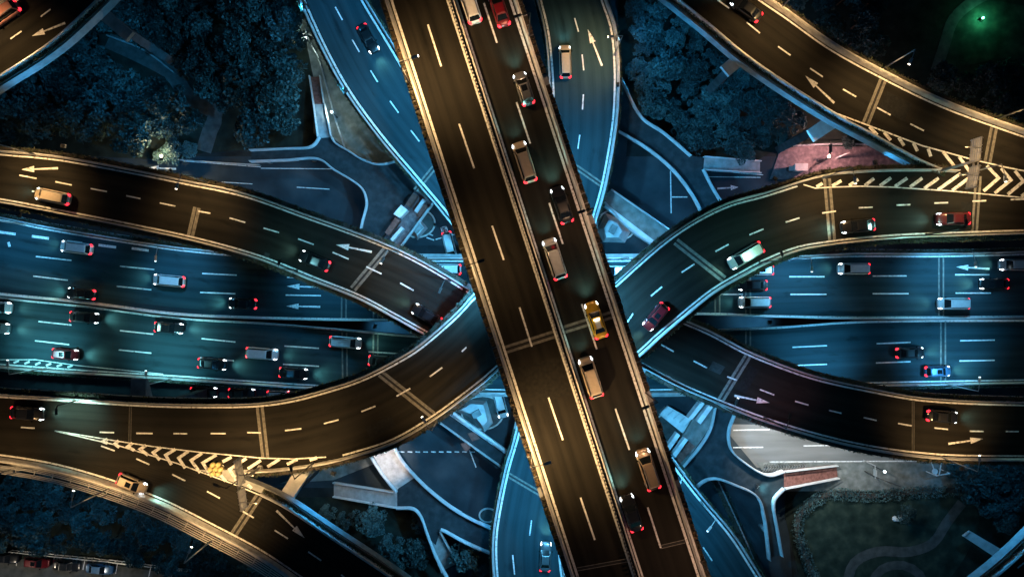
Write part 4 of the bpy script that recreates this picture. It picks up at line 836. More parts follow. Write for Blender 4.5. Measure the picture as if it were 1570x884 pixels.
for a, c in (((1412, 700), (1448, 704)), ((1420, 722), (1440, 718)), ((1412, 700), (1420, 722)), ((1428, 700), (1424, 722))):
    mb.bar(P(*a, .15) - q0 + Vector((0, 0, 3)), P(*c, .15) - q0 + Vector((0, 0, 3)), .16, .12)
mb.build('frame', M['white'], t); mb = MB(); p = P(1433, 722, 3.1) - q0; mb.tube(p, p + Vector((0, 0, .12)), .5, .5, 18); mb.build('round_sign', M['white'], t)
def signpost(x, y, label, arm, h=6.0, z=.1, mat='darkpole', board=None):
    b_ = P(x, y, z); t = root('sign_post', label, 'sign post', b_); mb = MB(); mb.tube((0, 0, 0), (0, 0, h), .12, .1)
    e = Vector((arm[0], -arm[1], 0)); mb.bar((0, 0, h), e + Vector((0, 0, h)), .12, .12); mb.build('post', M[mat], t)
    m2 = MB(); an = math.atan2(e.y, e.x); m2.box(e * .55 + Vector((0, 0, h)), (e.length * .5, .1, 1.1), an); m2.build('sign_board', M[board or mat], t); return t
signpost(1326, 722, 'dark slanting sign post on the pavement between stair and lamp', (4.2, 1.6), 4); signpost(1250, 252, 'dark sign post on the pink pavement', (0, -3), 6); signpost(1280, 243, 'blue sign post arm over the pink pavement', (-2.2, 1), 5.5, mat='pole', board='bluesign' if 'bluesign' in M else 'pole')
signpost(1324, 705, 'pale post with a plate in front of the pale lit road', (0, 2.2), 4, mat='pole'); signpost(478, 62, 'dark bracket sign on the grey green paving', (1.6, .8), 4)

# ------------------------------------------------------------------ small street things
t = root('kiosk', 'low white box kiosk on the pink pavement', 'kiosk', P(1222, 259, .15)); mb = MB(); mb.box((0, 0, .9), (2.0, 1.0, 1.8)); mb.build('body', M['white'], t); mb = MB(); mb.box((0, 0, 1.87), (2.3, 1.3, .14)); mb.build('roof', M['girder'], t); mb = MB(); mb.box((0, -.52, 1.1), (1.4, .06, .7)); mb.build('hatch', M['darkpole'], t)
t = root('utility_box', 'dark box beside the low white kiosk', 'utility box', P(1210, 260, .15)); mb = MB(); mb.box((0, 0, .6), (1.0, .8, 1.2)); mb.build('body', M['darkpole'], t); mb = MB(); mb.box((0, 0, 1.24), (1.1, .9, .08)); mb.build('lid', M['pole'], t)
def bicycle():
    t = root('bicycle', 'x', 'bicycle')
    for s_ in (-.52, .52):
        mb = MB(); n = 16; c = [Vector((s_ + .33 * math.cos(a * 2 * math.pi / n), 0, .34 + .33 * math.sin(a * 2 * math.pi / n))) for a in range(n + 1)]
        for p, q in zip(c, c[1:]): mb.tube(p, q, .025, .025, 5)
        for a in range(0, n, 2): mb.tube((s_, 0, .34), c[a], .006, .006, 3)
        mb.build('wheel', M['tyre'], t)
    mb = MB()
    for a, b_ in (((-.52, 0, .34), (-.15, 0, .36)), ((-.15, 0, .36), (.38, 0, .78)), ((-.22, 0, .82), (.36, 0, .86)), ((-.15, 0, .36), (-.25, 0, .95)), ((.52, 0, .34), (.36, 0, .98)), ((-.52, 0, .34), (-.22, 0, .8))): mb.tube(a, b_, .02, .02, 5)
    mb.build('frame', M['rail'], t); mb = MB(); mb.tube((.36, -.3, 1.02), (.36, .3, 1.02), .018, .018, 5); mb.build('handlebar', M['darkpole'], t); mb = MB(); mb.tube((-.36, 0, .97), (-.1, 0, .97), .09, .04, 8); mb.build('saddle', M['darkpole'], t)
    return t
bk = bicycle()
for i in range(16):
    loc = P(1170 + i * 4.1, 717.5 - i * .15, .15); a = math.radians(72 + U(-9, 9))
    if i == 0: bk.location = loc; bk.rotation_euler = (0, 0, a); bk['label'] = 'bicycle parked in the tight row at the kerb of the pale lit road'; bk['group'] = 'row of parked bicycles'
    else: dup(bk, loc, a)
def globe(x, y, label, power, col, h=3.6, z=.15, lens='lampblue'):
    b_ = P(x, y, z); t = root('globe_lamp', label, 'lamp post', b_); mb = MB(); mb.tube((0, 0, 0), (0, 0, h), .08, .05); mb.tube((0, 0, 0), (0, 0, .4), .15, .12); mb.build('post', M['darkpole'], t, True)
    mb = MB(); r_ = .24
    rings = [[Vector((r_ * math.sin(k * .5236) * math.cos(j * .5236), r_ * math.sin(k * .5236) * math.sin(j * .5236), h + .2 - r_ * math.cos(k * .5236))) for j in range(12)] for k in range(1, 6)]
    vs = [v for rg_ in rings for v in rg_]; fs = [(k * 12 + j, k * 12 + (j + 1) % 12, (k + 1) * 12 + (j + 1) % 12, (k + 1) * 12 + j) for k in range(4) for j in range(12)] + [tuple(range(12))[::-1], tuple(range(48, 60))]
    mb.add(vs, fs); mb.build('globe', M[lens], t, True)
    l = bpy.data.lights.new('lamp_light', 'POINT'); l.energy = power; l.color = col; l.shadow_soft_size = .3
    o = bpy.data.objects.new('lamp_light', l); COL.objects.link(o); o.parent = t; o.location = (0, 0, h + .9); return t
for i, (x0, y0, x1, y1) in enumerate(((28, 847, 26, 866), (84, 853, 82, 868), (131, 857, 128, 872), (181, 862, 178, 878), (232, 868, 228, 886))): ground_paint('bay_line', [(x0, y0, x1, y1)], ['painted bay line before the red parked car', 'painted bay line between the red and the dark car', 'painted bay line between the two dark cars', 'painted bay line at the empty parking bay', 'painted bay line at the far side of the empty bay'][i], .14).location.z = .16
ground_paint('bay_line', [(30, 847, 280, 873)], 'long white line at the head of the parking bays', .16).location.z = .16

# ------------------------------------------------------------------ vehicles
def loft(rings, cap=True):
    n = len(rings[0]); vs = [p for r_ in rings for p in r_]
    fs = [(i * n + j, i * n + (j + 1) % n, (i + 1) * n + (j + 1) % n, (i + 1) * n + j) for i in range(len(rings) - 1) for j in range(n)]
    if cap: fs += [tuple(range(n))[::-1], tuple(range((len(rings) - 1) * n, len(rings) * n))]
    return vs, fs
def make_car(L=4.7, W=1.82, hood=.94, roof=1.44, ws=(1.15, .35), rw_=(-1.0, -1.75), name='car', rear_top=.98, seed=0):
    t = root(name, 'x', 'car'); h = L / 2
    st = [(-h, .66, .60), (-h + .06, .80, .82), (-h + .25, .93, rear_top - .03), (-h + .9, .99, rear_top), (-.6, 1.0, rear_top), (ws[0] - .2, 1.0, hood + .02), (ws[0] + .1, .99, hood), (h - .7, .96, hood - .10), (h - .3, .89, hood - .18), (h - .08, .76, hood - .30), (h, .62, hood - .42)]
    rings = []
    for x, k, zt in st:
        w_ = W / 2 * k
        half = [(0.0, .24), (w_ * .86, .24), (w_ * .98, .40), (w_, zt * .62), (w_ * .965, zt * .9), (w_ * .86, zt), (w_ * .45, zt + .022)]
        rings.append([Vector((x, -y, z)) for y, z in half[1:][::1]] + [Vector((x, y, z)) for y, z in half[1:][::-1]])
    vs, fs = loft(rings)
    # roof shell with pillars
    b = W / 2; zb = min(hood, rear_top) - .03
    base = [(ws[0], b * .86), (rw_[1], b * .84)]; top = [(ws[1], b * .70), (rw_[0], b * .68)]
    A = [Vector((base[0][0], -base[0][1], zb)), Vector((base[0][0], base[0][1], zb)), Vector((base[1][0], base[1][1], zb)), Vector((base[1][0], -base[1][1], zb))]
    B_ = [Vector((top[0][0], -top[0][1], roof - .05)), Vector((top[0][0], top[0][1], roof - .05)), Vector((top[1][0], top[1][1], roof - .05)), Vector((top[1][0], -top[1][1], roof - .05))]
    C_ = [v.copy() for v in B_]
    for v in C_: v.x = v.x + (-.14 if v.x > 0 else .16); v.y *= .86; v.z = roof
    n = len(vs); vs += A + B_ + C_
    q = lambda i, j, k, l: tuple(n + a for a in (i, j, k, l))
    fs += [q(0, 1, 5, 4), q(1, 2, 6, 5), q(2, 3, 7, 6), q(3, 0, 4, 7), q(4, 5, 9, 8), q(5, 6, 10, 9), q(6, 7, 11, 10), q(7, 4, 8, 11), q(8, 9, 10, 11)]
    body = mobj('body', vs, fs, M['paint'], t, True)
    body.data.polygons.foreach_set('use_smooth', [i < len(fs) - 9 for i in range(len(fs))])
    body.material_slots[0].link = 'OBJECT'
    def pane(nm, a, b2, c, d, ins=.06):
        m = (a + b2 + c + d) / 4; nrm = (b2 - a).cross(d - a).normalized()
        if nrm.dot(m - Vector((0, 0, .7))) < 0: nrm = -nrm
        pts = [p.lerp(m, ins) + nrm * .012 for p in (a, b2, c, d)]; back = [p - nrm * .03 for p in pts]
        mobj(nm, pts + back, [(0, 1, 2, 3), (7, 6, 5, 4), (0, 4, 5, 1), (1, 5, 6, 2), (2, 6, 7, 3), (3, 7, 4, 0)], M['glass'], t)
    pane('windscreen', A[0], A[1], B_[1], B_[0], .09); pane('rear_window', A[2], A[3], B_[3], B_[2], .12)
    pane('side_window', A[1], A[2], B_[2], B_[1], .1); pane('side_window', A[3], A[0], B_[0], B_[3], .1)
    for sy in (-1, 1):
        y = sy * W / 2
        m = MB(); m.add([(h - .10, y * .62, hood - .33), (h - .16, y * .80, hood - .33), (h - .42, y * .93, hood - .22), (h - .62, y * .92, hood - .10), (h - .40, y * .72, hood - .13), (h - .03, y * .60, hood - .45), (h - .14, y * .84, hood - .45), (h - .5, y * .985, hood - .38)], [(0, 1, 2, 3, 4), (0, 5, 6, 1), (1, 6, 7, 2), (2, 7, 3)]); m.build('headlight', M['head'], t)
        m = MB(); m.add([(-h + .0, y * .55, rear_top - .22), (-h + .05, y * .86, rear_top - .20), (-h + .30, y * .955, rear_top - .12), (-h + .34, y * .86, rear_top + .012), (-h + .14, y * .55, rear_top - .05), (-h - .02, y * .55, rear_top - .4), (-h + .05, y * .86, rear_top - .4), (-h + .3, y * .985, rear_top - .36)], [(0, 1, 2, 3, 4), (0, 5, 6, 1), (1, 6, 7, 2), (2, 7, 3)]); m.build('taillight', M['tail'], t)
        m = MB(); m.box((ws[0] - .25, sy * (W / 2 + .09), hood + .06), (.16, .22, .13)); o = m.build('mirror', M['glass'], t)
        for xw in (h - .9, -h + .95):
            m = MB(); m.tube((xw, sy * (W / 2 - .21), .33), (xw, sy * (W / 2 - .005), .33), .33, .33, 18); wh = m.build('wheel', M['tyre'], t, False)
            m = MB(); m.tube((xw, sy * (W / 2 - .02), .33), (xw, sy * (W / 2 + .004), .33), .21, .2, 12); m.build('rim', M['rim'], wh)
    return t
sedan = make_car(); van = make_car(5.2, 1.92, 1.04, 1.86, (1.75, 1.0), (-2.05, -2.42), 'van', 1.06); hatch = make_car(4.25, 1.78, .96, 1.52, (1.15, .4), (-1.55, -1.95), 'car', 1.0)
m = MB(); m.box((-.15, 0, 1.524), (.75, .72, .02)); m.build('sunroof', M['glass'], hatch)
for sy in (-1, 1):
    m = MB(); m.bar((-1.9, sy * .62, 1.9), (.7, sy * .62, 1.9), .05, .05); m.build('roof_rail', M['rail'], van)
m = MB(); m.box((-1.15, 0, 1.47), (.12, .05, .09)); m.build('roof_aerial', M['glass'], sedan)
protoused = {}
paints = {}
def paintmat(c):
    if c not in paints: paints[c] = plain('car_paint', c, .28, .15, .5, .6)
    return paints[c]
SIL, WHT, BLK, GRY, RED, YEL, BEI, BLU = (.42, .43, .44), (.78, .78, .77), (.012, .013, .015), (.10, .105, .11), (.16, .008, .012), (.80, .46, .03), (.52, .43, .33), (.06, .14, .24)
def car(proto, x, y, z, dx, dy, col, label, cat='car', beam=True, grp='cars driving on the roads', sc=1.0, lights=True):
    loc = P(x, y, z); loc.z = z + .012; a = math.atan2(-dy, dx)
    if proto not in protoused:
        protoused[proto] = 1; c = proto; c.location = loc; c.rotation_euler = (0, 0, a); c['label'] = label; c['group'] = grp
    else: c = dup(proto, loc, a, label, grp)
    c.scale = (sc * 1.04, sc, sc); c['category'] = cat
    for ch in c.children:
        if ch.name.startswith('body'):
            ch.material_slots[0].link = 'OBJECT'; ch.material_slots[0].material = paintmat(col)
        if not lights and (ch.name.startswith('headlight') or ch.name.startswith('taillight')):
            ch.material_slots[0].link = 'OBJECT'; ch.material_slots[0].material = M['glass'] if ch.name.startswith('headlight') else paintmat(RED)
    if beam and lights:
        d = Vector((math.cos(a), math.sin(a), 0)); s0 = loc + d * 2.6 + Vector((0, 0, .75))
        l = bpy.data.lights.new('headlight_beam', 'SPOT'); l.energy = BEAM; l.color = (.42, 1.0, .90); l.spot_size = math.radians(100); l.spot_blend = 1; l.shadow_soft_size = .6
        o = bpy.data.objects.new('beam', l); COL.objects.link(o); o.location = s0; o.rotation_euler = (d * 6 + Vector((0, 0, -.75))).to_track_quat('-Z', 'Y').to_euler()
        o.parent = c; bpy.context.view_layer.update(); o.matrix_parent_inverse = c.matrix_world.inverted()
    return c
BEAM = 1300
V_ = (-.31, -.95)
car(van, 720, 8, ZV, *V_, WHT, 'white van with red tail lights at the very top of the busy carriageway', 'van')
car(sedan, 765, 16, ZV, *V_, RED, 'dark red car at the top end of the viaduct')
car(hatch, 803, 138, ZV, *V_, GRY, 'grey car with red tail lights below the top end of the viaduct')
car(van, 804, 250, ZV, *V_, BEI, 'beige van with bright red tail lights beside the silver van group', 'van')
car(sedan, 861, 315, ZV, *V_, BLK, 'dark car with a red tail light near the outer lane parapet')
car(van, 850, 397, ZV, *V_, SIL, 'silver van above the yellow taxi', 'van')
tx = car(sedan, 913, 490, ZV, *V_, YEL, 'yellow taxi with a white roof panel crossing the viaduct joint', 'taxi')
mb = MB(); mb.box((-.45, 0, 1.445), (1.15, .62, .03)); mb.build('roof_panel', M['white'], tx); mb = MB(); mb.box((.1, 0, 1.53), (.2, .7, .14)); mb.build('roof_sign', M['lampglow'], tx)
car(van, 905, 577, ZV, *V_, BEI, 'beige van just below the viaduct joint', 'van')
car(van, 992, 717, ZV, *V_, (.34, .25, .18), 'brown van with long red tail lights low on the busy carriageway', 'van')
car(sedan, 967, 783, ZV, *V_, BLK, 'black car low on the busy carriageway next to the median')
car(van, 866, 97, ZD, -.03, -1, BEI, 'beige van driving up the ramp beside the white arrow', 'van')
car(sedan, 566, 62, ZC, .47, .88, BLK, 'black car with white headlights coming down the blue ramp')
car(sedan, 836, 850, ZD, .05, -1, GRY, 'grey car at the foot of the bowed ramp')
car(sedan, 1142, 16, HI, -.8, -.6, BLK, 'black car with a red tail light on the brown flyover')
car(van, 10, 27, HI, -.8, .55, (.50, .22, .18), 'reddish van cut off by the picture corner', 'van')
car(van, 85, 302, LO, -.98, -.2, BEI, 'beige van with red tail lights near the left pointing flyover arrow', 'van')
car(sedan, 484, 400, LO, -.92, -.38, BLK, 'black car with bright red tail lights behind the slanting arrow'); car(sedan, 655, 483, LO, -.86, -.5, BLK, 'black car in the reddish shade where the flyovers cross')
car(sedan, 47, 632, HI, 1, .07, BLK, 'black car with white headlights near the tip of the long chevrons'); car(hatch, 206, 739, HI, .9, .38, BEI, 'beige car leaving beside the steel walkway')
car(van, 1141, 392, HI, -.86, .5, BEI, 'beige van on the bend of the hatched flyover', 'van'); car(hatch, 1004, 485, HI, -.64, .77, RED, 'dark red car where the flyover dives under the top viaduct')
car(sedan, 1312, 347, HI, -1, .1, BLK, 'black car with white headlights beyond the flyover joint'); car(sedan, 1457, 336, HI, -1, .02, (.09, .010, .012), 'dark red car with white headlights near the hatched fork')
car(sedan, 1441, 637, LO, 1, .08, BLK, 'black car with red tail lights on the flyover above the pale lit road')
W_ = (-1, -.09); E_ = (1, .08)
car(van, 121, 380, ZM, -1, -.13, WHT, 'white van in the lane beside the block dashes', 'van'); car(van, 262, 430, ZM, *W_, (.55, .42, .42), 'pinkish van in the middle lane between the dashed lines', 'van'); car(sedan, 128, 450, ZM, *W_, BLK, 'black car with red tail lights beside the median, near the block dashes'); car(sedan, 374, 465, ZM, -1, -.04, BLK, 'black car with bright red tail lights before the two white arrows')
car(van, 1306, 412, ZM, -1, 0, WHT, 'white van with white headlights below the bend of the hatched flyover', 'van'); car(van, 1155, 463, ZM, -1, 0, WHT, 'white van nearest the split median', 'van'); car(van, 1458, 465, ZM, -1, 0, SIL, 'silver van beside the median crossing the dark road joint', 'van'); car(van, 1552, 406, ZM, -1, 0, SIL, 'silver van at the picture edge behind the lone expressway arrow', 'van'); car(sedan, 1520, 435, ZM, -1, 0, BLK, 'black car with white headlights in the middle lane near the picture edge'); car(sedan, 1152, 437, ZM, -1, 0, BLK, 'black car in the middle lane beside a white van'); car(hatch, 1164, 414, ZM, -1, 0, WHT, 'white car half hidden under the hedge of the flyover bend')
car(van, 683, 413, ZM, -1, 0, WHT, 'white van showing between the flyover hedge and the top viaduct', 'van'); car(van, 950, 416, ZM, -1, 0, WHT, 'white van showing in the gap beside the top viaduct planters', 'van')
car(van, -2, 470, ZM, *E_, SIL, 'silver van entering at the picture edge, nearest the median', 'van'); car(sedan, -3, 502, ZM, *E_, GRY, 'grey car entering at the picture edge, second lane'); car(sedan, 133, 486, ZM, *E_, BLK, 'black car with white headlights in the lane beside the median'); car(hatch, 104, 542, ZM, *E_, RED, 'red car beside the row of hatch marks'); car(sedan, 262, 502, ZM, *E_, BLK, 'unlit looking black car past the two manhole covers'); car(sedan, 328, 557, ZM, *E_, BLK, 'black car in the kerb lane ahead of the white van'); car(van, 404, 541, ZM, *E_, WHT, 'white van in the middle lane before the first road joint', 'van'); car(sedan, 452, 571, ZM, *E_, BLK, 'black car with white headlights in the kerb lane by the flyover hedge'); car(van, 531, 524, ZM, *E_, WHT, 'white van crossing the road joint beside the split median', 'van'); car(sedan, 588, 553, ZM, *E_, GRY, 'grey car about to pass under the flyover')
car(sedan, 1392, 540, ZM, 1, -.02, BLK, 'black car with pink red tail lights in the middle lane'); car(hatch, 1434, 568, ZM, 1, -.02, BLU, 'blue car in the kerb lane with faint red tail lights')
PG = 'cars standing beside the roads'
car(sedan, 315, 600, .02, 1, .03, BLK, 'black car with red tail lights queuing on the service road', beam=False, grp=PG); car(sedan, 373, 602, .02, 1, .03, BLK, 'black car next in the service road queue, by the orange flyover', beam=False, grp=PG); car(hatch, 430, 605, .02, 1, .02, WHT, 'white car in the service road queue', beam=False, grp=PG); car(hatch, 462, 605, .02, 1, 0, SIL, 'silver car at the head of the service road queue', beam=False, grp=PG)
car(van, 690, 378, .02, .25, 1, WHT, 'white van waiting beside the crossed square', 'van', False, PG); car(van, 767, 617, .02, .25, 1, WHT, 'white van in the blue street beside the white pier base', 'van', False, PG)
car(hatch, 60, 859, .16, 1, .12, RED, 'red car in the car park', beam=False, grp=PG, lights=False); car(sedan, 106, 864, .16, 1, .1, BLK, 'dark car in the middle of the parked row', beam=False, grp=PG, lights=False); car(sedan, 156, 869, .16, 1, .1, BLU, 'dark blue car next to the empty bay', beam=False, grp=PG, lights=False); car(sedan, 12, 852, .16, 1, .1, BLK, 'dark car at the picture edge end of the parked row', beam=False, grp=PG, lights=False)

# ------------------------------------------------------------------ street lamps (warm on the high roads, cool on the low ones)
def lampset():
    L_ = street_lamp
    w = 7600
    L_((1351, 107), HI, (-.7, 1.4), 'lamp post leaning out over the dark trees above the brown flyover joint', w); L_((1523, 184), HI, (-.6, 1.4), 'lamp post on the brown flyover near the picture edge', w); L_((1196, 14), HI, (-.7, 1.3), 'lamp post at the upper end of the brown flyover', w)
    L_((166, 749), HI, (.4, -1.6), 'lamp post on the steel walkway above the blue lit trees', w * .75); L_((325, 827), HI, (.8, -1.6), 'lamp post on the steel walkway near the dark trees', w * .75); L_((22, 717), HI, (.2, -1.6), 'added lamp post on the steel walkway at the picture edge', w * .75 * .5)  # the walkway lamp at the picture edge is added for its light
    L_((319, 280), LO, (-.4, 1.5), 'lamp post on the flyover edge by the grove street', w * .8); L_((610, 387), LO, (-.6, 1.3), 'lamp post on the flyover beside the reddish link bridge', w * .35); L_((58, 238), LO, (-.2, 1.6), 'lamp post on the flyover edge by the warm lit bushes', w * 1.1)
    L_((1262, 273), HI, (.2, 1.4), 'lamp post on the bend of the hatched flyover', w); L_((1472, 268), HI, (.2, 1.6), 'lamp post at the hatched fork', w * .7)
    L_((384, 722), HI, (-.9, -.4), 'added lamp post beside the sign frame in the long chevron fork', w, ang=132, mat='darkpole', top=False); L_((480, 709), HI, (-.3, -1.2), 'added lamp post on the flyover edge where the chevrons end', w * 1.1, ang=124, mat='darkpole', top=False); L_((672, 642), HI, (-.8, -1.3), 'lamp post on the outer bulge of the flyover by the dark link bridge', w * .5)  # first two lamp posts are added to light the fork and bend
    L_((1442, 700), LO, (0, -1.6), 'lamp post on the flyover edge above the sign frame', w * .8); L_((-30, 38), HI, (.8, 1.2), 'lamp post outside the corner flyover', w)
    L_((629, 130), ZV, (1.5, -.5), 'lamp post on the orange side of the top viaduct, near its upper end', w * 1.7, ang=138); L_((813, 690), ZV, (1.5, -.5), 'lamp post on the orange side of the top viaduct, near its lower end', w * 1.9, ang=138, top=False); L_((942, 84), ZD, (-1.5, .2), 'lamp post on the ramp beside its white arrow', w * .9)
    c = 9500
    L_((281, 383), ZM, (-.1, 1.5), 'lamp post beside the block dashes of the expressway', c * .6, ROADBLUE, lens='lampblue'); L_((39, 344), ZM, (-.1, 1.5), 'lamp post at the picture edge end of the block dashes', c * .6, ROADBLUE, lens='lampblue'); L_((1441, 391), ZM, (.1, 1.5), 'lamp post over the lone expressway arrow', c, ROADBLUE, lens='lampblue'); L_((951, 397), ZM, (.1, 1.3), 'lamp post in the gap beside the top viaduct', c, ROADBLUE, lens='lampblue')
    L_((266, 579), ZM, (0, -1.5), 'lamp post above the service road queue', c, TEAL, lens='lampblue'); L_((1448, 588), ZM, (0, -1.5), 'lamp post south of the expressway near the blue car', c, ROADBLUE, lens='lampblue'); L_((70, 564), ZM, (0, -1.5), 'lamp post beside the row of hatch marks', c, TEAL, lens='lampblue')
    L_((1210, 398), ZM, (0, 1.5), 'lamp post by the expressway under the flyover bend', c, ROADBLUE, lens='lampblue'); L_((1250, 591), ZM, (0, -1.5), 'lamp post south of the expressway under the flyover', c, ROADBLUE, lens='lampblue'); L_((500, 399), ZM, (0, 1.5), 'lamp post beside the two white arrows', c * .6, ROADBLUE, lens='lampblue')
    L_((1095, 616), LO, (.5, -1.3), 'lamp post on the flyover beside the plate canopies', 900, BLUE, lens='lampblue'); L_((1030, 704), ZC, (-.8, 1.2), 'lamp post on the blue ramp beside the red stair end', 900, BLUE, lens='lampblue'); L_((474, 13), ZC, (2.6, -.9), 'dark lamp post with a long arm over the top of the blue ramp', 1800, BLUE, lens='lampblue', mat='darkpole'); L_((1074, 768), ZC, (-.9, 1.1), 'lamp post on the blue ramp beside the fenced court', 1200, BLUE, lens='lampblue')
    L_((723, 410), ZV, (1.3, -.4), 'added lamp post on the orange side of the top viaduct, at its middle', w * .45, ang=140, mat='darkpole', top=False)  # added to keep the middle of this parapet bright
    for y, lb in ((60, 'top end'), (330, 'upper middle'), (600, 'lower middle'), (855, 'bottom end')):
        L_((791 + .327 * y, y), ZV, (-1.2, .4), 'added lamp post on the busy side of the top viaduct, ' + lb, w * .24, (1, .58, .34), ang=140, mat='darkpole', top=False)  # lamps added to brighten this edge, lens hidden from above
    L_((120, 613), HI, (0, .5), 'added lamp post on the flyover edge near the black car by the chevron tip', w * .5, (.5, 1, .88), mat='darkpole', top=False, hgt=4.5)  # added lamp for teal light on this stretch of deck
lampset()
globe(150, 893, 'added globe lamp at the lower border of the car park', 1300, (1, .86, .66), 6, lens='lampglow'); globe(20, 896, 'added globe lamp at the corner of the car park', 1300, (1, .86, .66), 6, lens='lampglow'); globe(1339, 714, 'globe lamp on the pavement beside the dark slanting sign post', 220, WHITE); globe(517, 180, 'globe lamp on the grey green paving beside the red stair', 700, (.75, 1, .9)); globe(478, 70, 'globe lamp at the bracket sign on the grey green paving', 700, (.75, 1, .9)); globe(1503, 30, 'green globe lamp on the lawn in the dark park', 800, GREEN, .5, lens='greenglow'); globe(1256, 246, 'globe lamp on the pink pavement', 5000, (1, .50, .46), lens='lampglow'); globe(268, 247, 'globe lamp beside the yellow lit bushes', 3200, (1, .74, .40), 4.6, lens='lampglow')  # car park globes are added just outside the frame to light the bays
# floodlights clamped under the edges of the high decks: they light the roads and trees below in blue; the parapet ones are added
fl_proto = None
def flood(x, y, z, tgt, power, col, label, ang=100, dim=False):
    global fl_proto
    p = P(x, y, z); tg = P(*tgt); d = tg - p; an = math.atan2(d.y, d.x)
    if fl_proto is None:
        t = root('floodlight', label, 'floodlight', p, an, 'floodlights under the decks'); mb = MB(); mb.box((0, 0, 0), (.5, .7, .35)); mb.box((-.1, 0, .22), (.2, .2, .5)); mb.build('housing', M['darkpole'], t); mb = MB(); mb.box((.27, 0, -.04), (.05, .56, .24)); mb.build('lens', M['lampblue'], t); fl_proto = t
    else: t = dup(fl_proto, p, an, label)
    if dim:
        for ch in t.children:
            if ch.name.startswith('lens'): ch.material_slots[0].link = 'OBJECT'; ch.material_slots[0].material = M['rail']
    q = p + d.normalized() * .6
    bpy.context.view_layer.update(); l = spot(q, tg, power, col, None, ang, .9, .4, 'flood_light'); l.parent = t; l.matrix_parent_inverse = t.matrix_world.inverted(); return t
def ve(y, s, inset=2.2):          # point under an edge of the top viaduct
    return (vx(588, y) + inset * 11 if s < 0 else 792 + .327 * y - inset * 11, y)
B1 = 30000
for y, s, tg, pw, col, lb in ((55, -1, (545, 70, ZC), B1, ROADBLUE, 'floodlight under the viaduct edge aimed at the top of the blue ramp'), (190, -1, (615, 215, ZC), B1, ROADBLUE, 'floodlight under the viaduct edge aimed at the middle of the blue ramp'), (330, -1, (650, 345, 0), B1, ROADBLUE, 'floodlight under the viaduct aimed at the crossed square'), (445, -1, (600, 450, ZM), B1, ROADBLUE, 'floodlight under the viaduct aimed at the two white arrows'), (545, -1, (705, 540, HI), 900, ROADBLUE, 'floodlight under the viaduct aimed at the flyover top'), (630, -1, (725, 650, 0), B1 * 1.3, ROADBLUE, 'floodlight under the viaduct aimed at the dashed blue street'), (740, -1, (790, 770, ZD), B1 * .9, ROADBLUE, 'floodlight under the viaduct aimed at the bowed ramp'), (850, -1, (790, 870, ZD), B1 * .8, ROADBLUE, 'floodlight under the viaduct at the foot of the bowed ramp'),
        (215, 1, (895, 235, ZD), B1, ROADBLUE, 'floodlight under the viaduct aimed at the blue end of the arrow ramp'), (330, 1, (950, 340, 0), B1 * 1.2, ROADBLUE, 'floodlight under the viaduct aimed at the grey link bridge'), (440, 1, (1000, 450, HI), 1100, ROADBLUE, 'floodlight under the viaduct aimed at the diving flyover'), (540, 1, (1050, 545, LO), 900, ROADBLUE, 'floodlight under the viaduct aimed at the lower flyover'), (640, 1, (1035, 655, 0), B1 * 1.2, ROADBLUE, 'floodlight under the viaduct aimed at the white canopies'), (790, 1, (1095, 800, ZC), B1 * .8, ROADBLUE, 'floodlight under the viaduct aimed at the blue ramp foot'), (470, 1, (1120, 470, ZM), B1 * .9, ROADBLUE, 'floodlight under the viaduct aimed along the expressway')):
    x_, y_ = ve(y, s); flood(x_, y_, 33.2, tg, pw, col, lb)
flood(946, 60, ZD + .8, (1040, 70, 4), 9000, BLUE, 'added floodlight on the ramp edge aimed at the rounded grove'); flood(1030, 12, 22.5, (1010, 60, 5), 6000, BLUE, 'floodlight under the brown flyover aimed at the grove top'); flood(1160, 110, 22.5, (1120, 130, 5), 4500, BLUE, 'floodlight under the brown flyover aimed at the middle of the grove'); flood(1300, 200, 22.5, (1265, 205, 20), 1500, BLUE, 'floodlight under the brown flyover aimed at its pier head')  # the ramp edge floodlight is added to brighten the grove
flood(130, 30, 22.5, (150, 100, 5), 9000, BLUE, 'floodlight under the corner flyover aimed at the dark grove'); flood(260, 262, LO - 2, (235, 170, 5), 8000, BLUE, 'floodlight under the flyover aimed at the grove edge')
flood(60, 722, 22.5, (70, 770, 4), 8000, BLUE, 'floodlight under the steel walkway aimed at the blue lit trees'); flood(230, 775, 22.5, (200, 810, 4), 6000, BLUE, 'floodlight under the steel walkway aimed at the car park trees'); flood(430, 762, 22.5, (560, 790, 3), 6000, BLUE, 'floodlight under the fork aimed at the round crowned tree')
flood(590, 690, 22.8, (598, 706, ZF), 30000, (1, .86, .74), 'floodlight under the flyover bulge that whitens the footbridge end', 27); flood(505, 706, 22.8, (530, 730, 0), 3500, (.8, .95, 1), 'floodlight under the flyover bulge aimed at the paving wedge', 80)
flood(1225, 650, 16.8, (1205, 684, 0), 30000, (1, .97, .88), 'floodlight under the flyover aimed at the pale road beside the bicycles', 100); flood(1330, 672, 16.8, (1330, 712, 0), 5000, (.80, .94, 1), 'floodlight under the flyover aimed at the pavement', 76); flood(1530, 700, 16.8, (1520, 760, 3), 5000, BLUE, 'floodlight under the flyover aimed at the lawn corner trees')
flood(30, 330, LO - 2, (60, 340, 0), 900, BLUE, 'floodlight under the flyover aimed at the verge by the block dashes'); flood(1090, 665, ZF - 1, (1130, 790, 0), 900, BLUE, 'floodlight aimed at the fenced court'); flood(1160, 745, ZF + 1, (1290, 790, 0), 900, TEAL, 'floodlight at the footbridge aimed at the lawn')

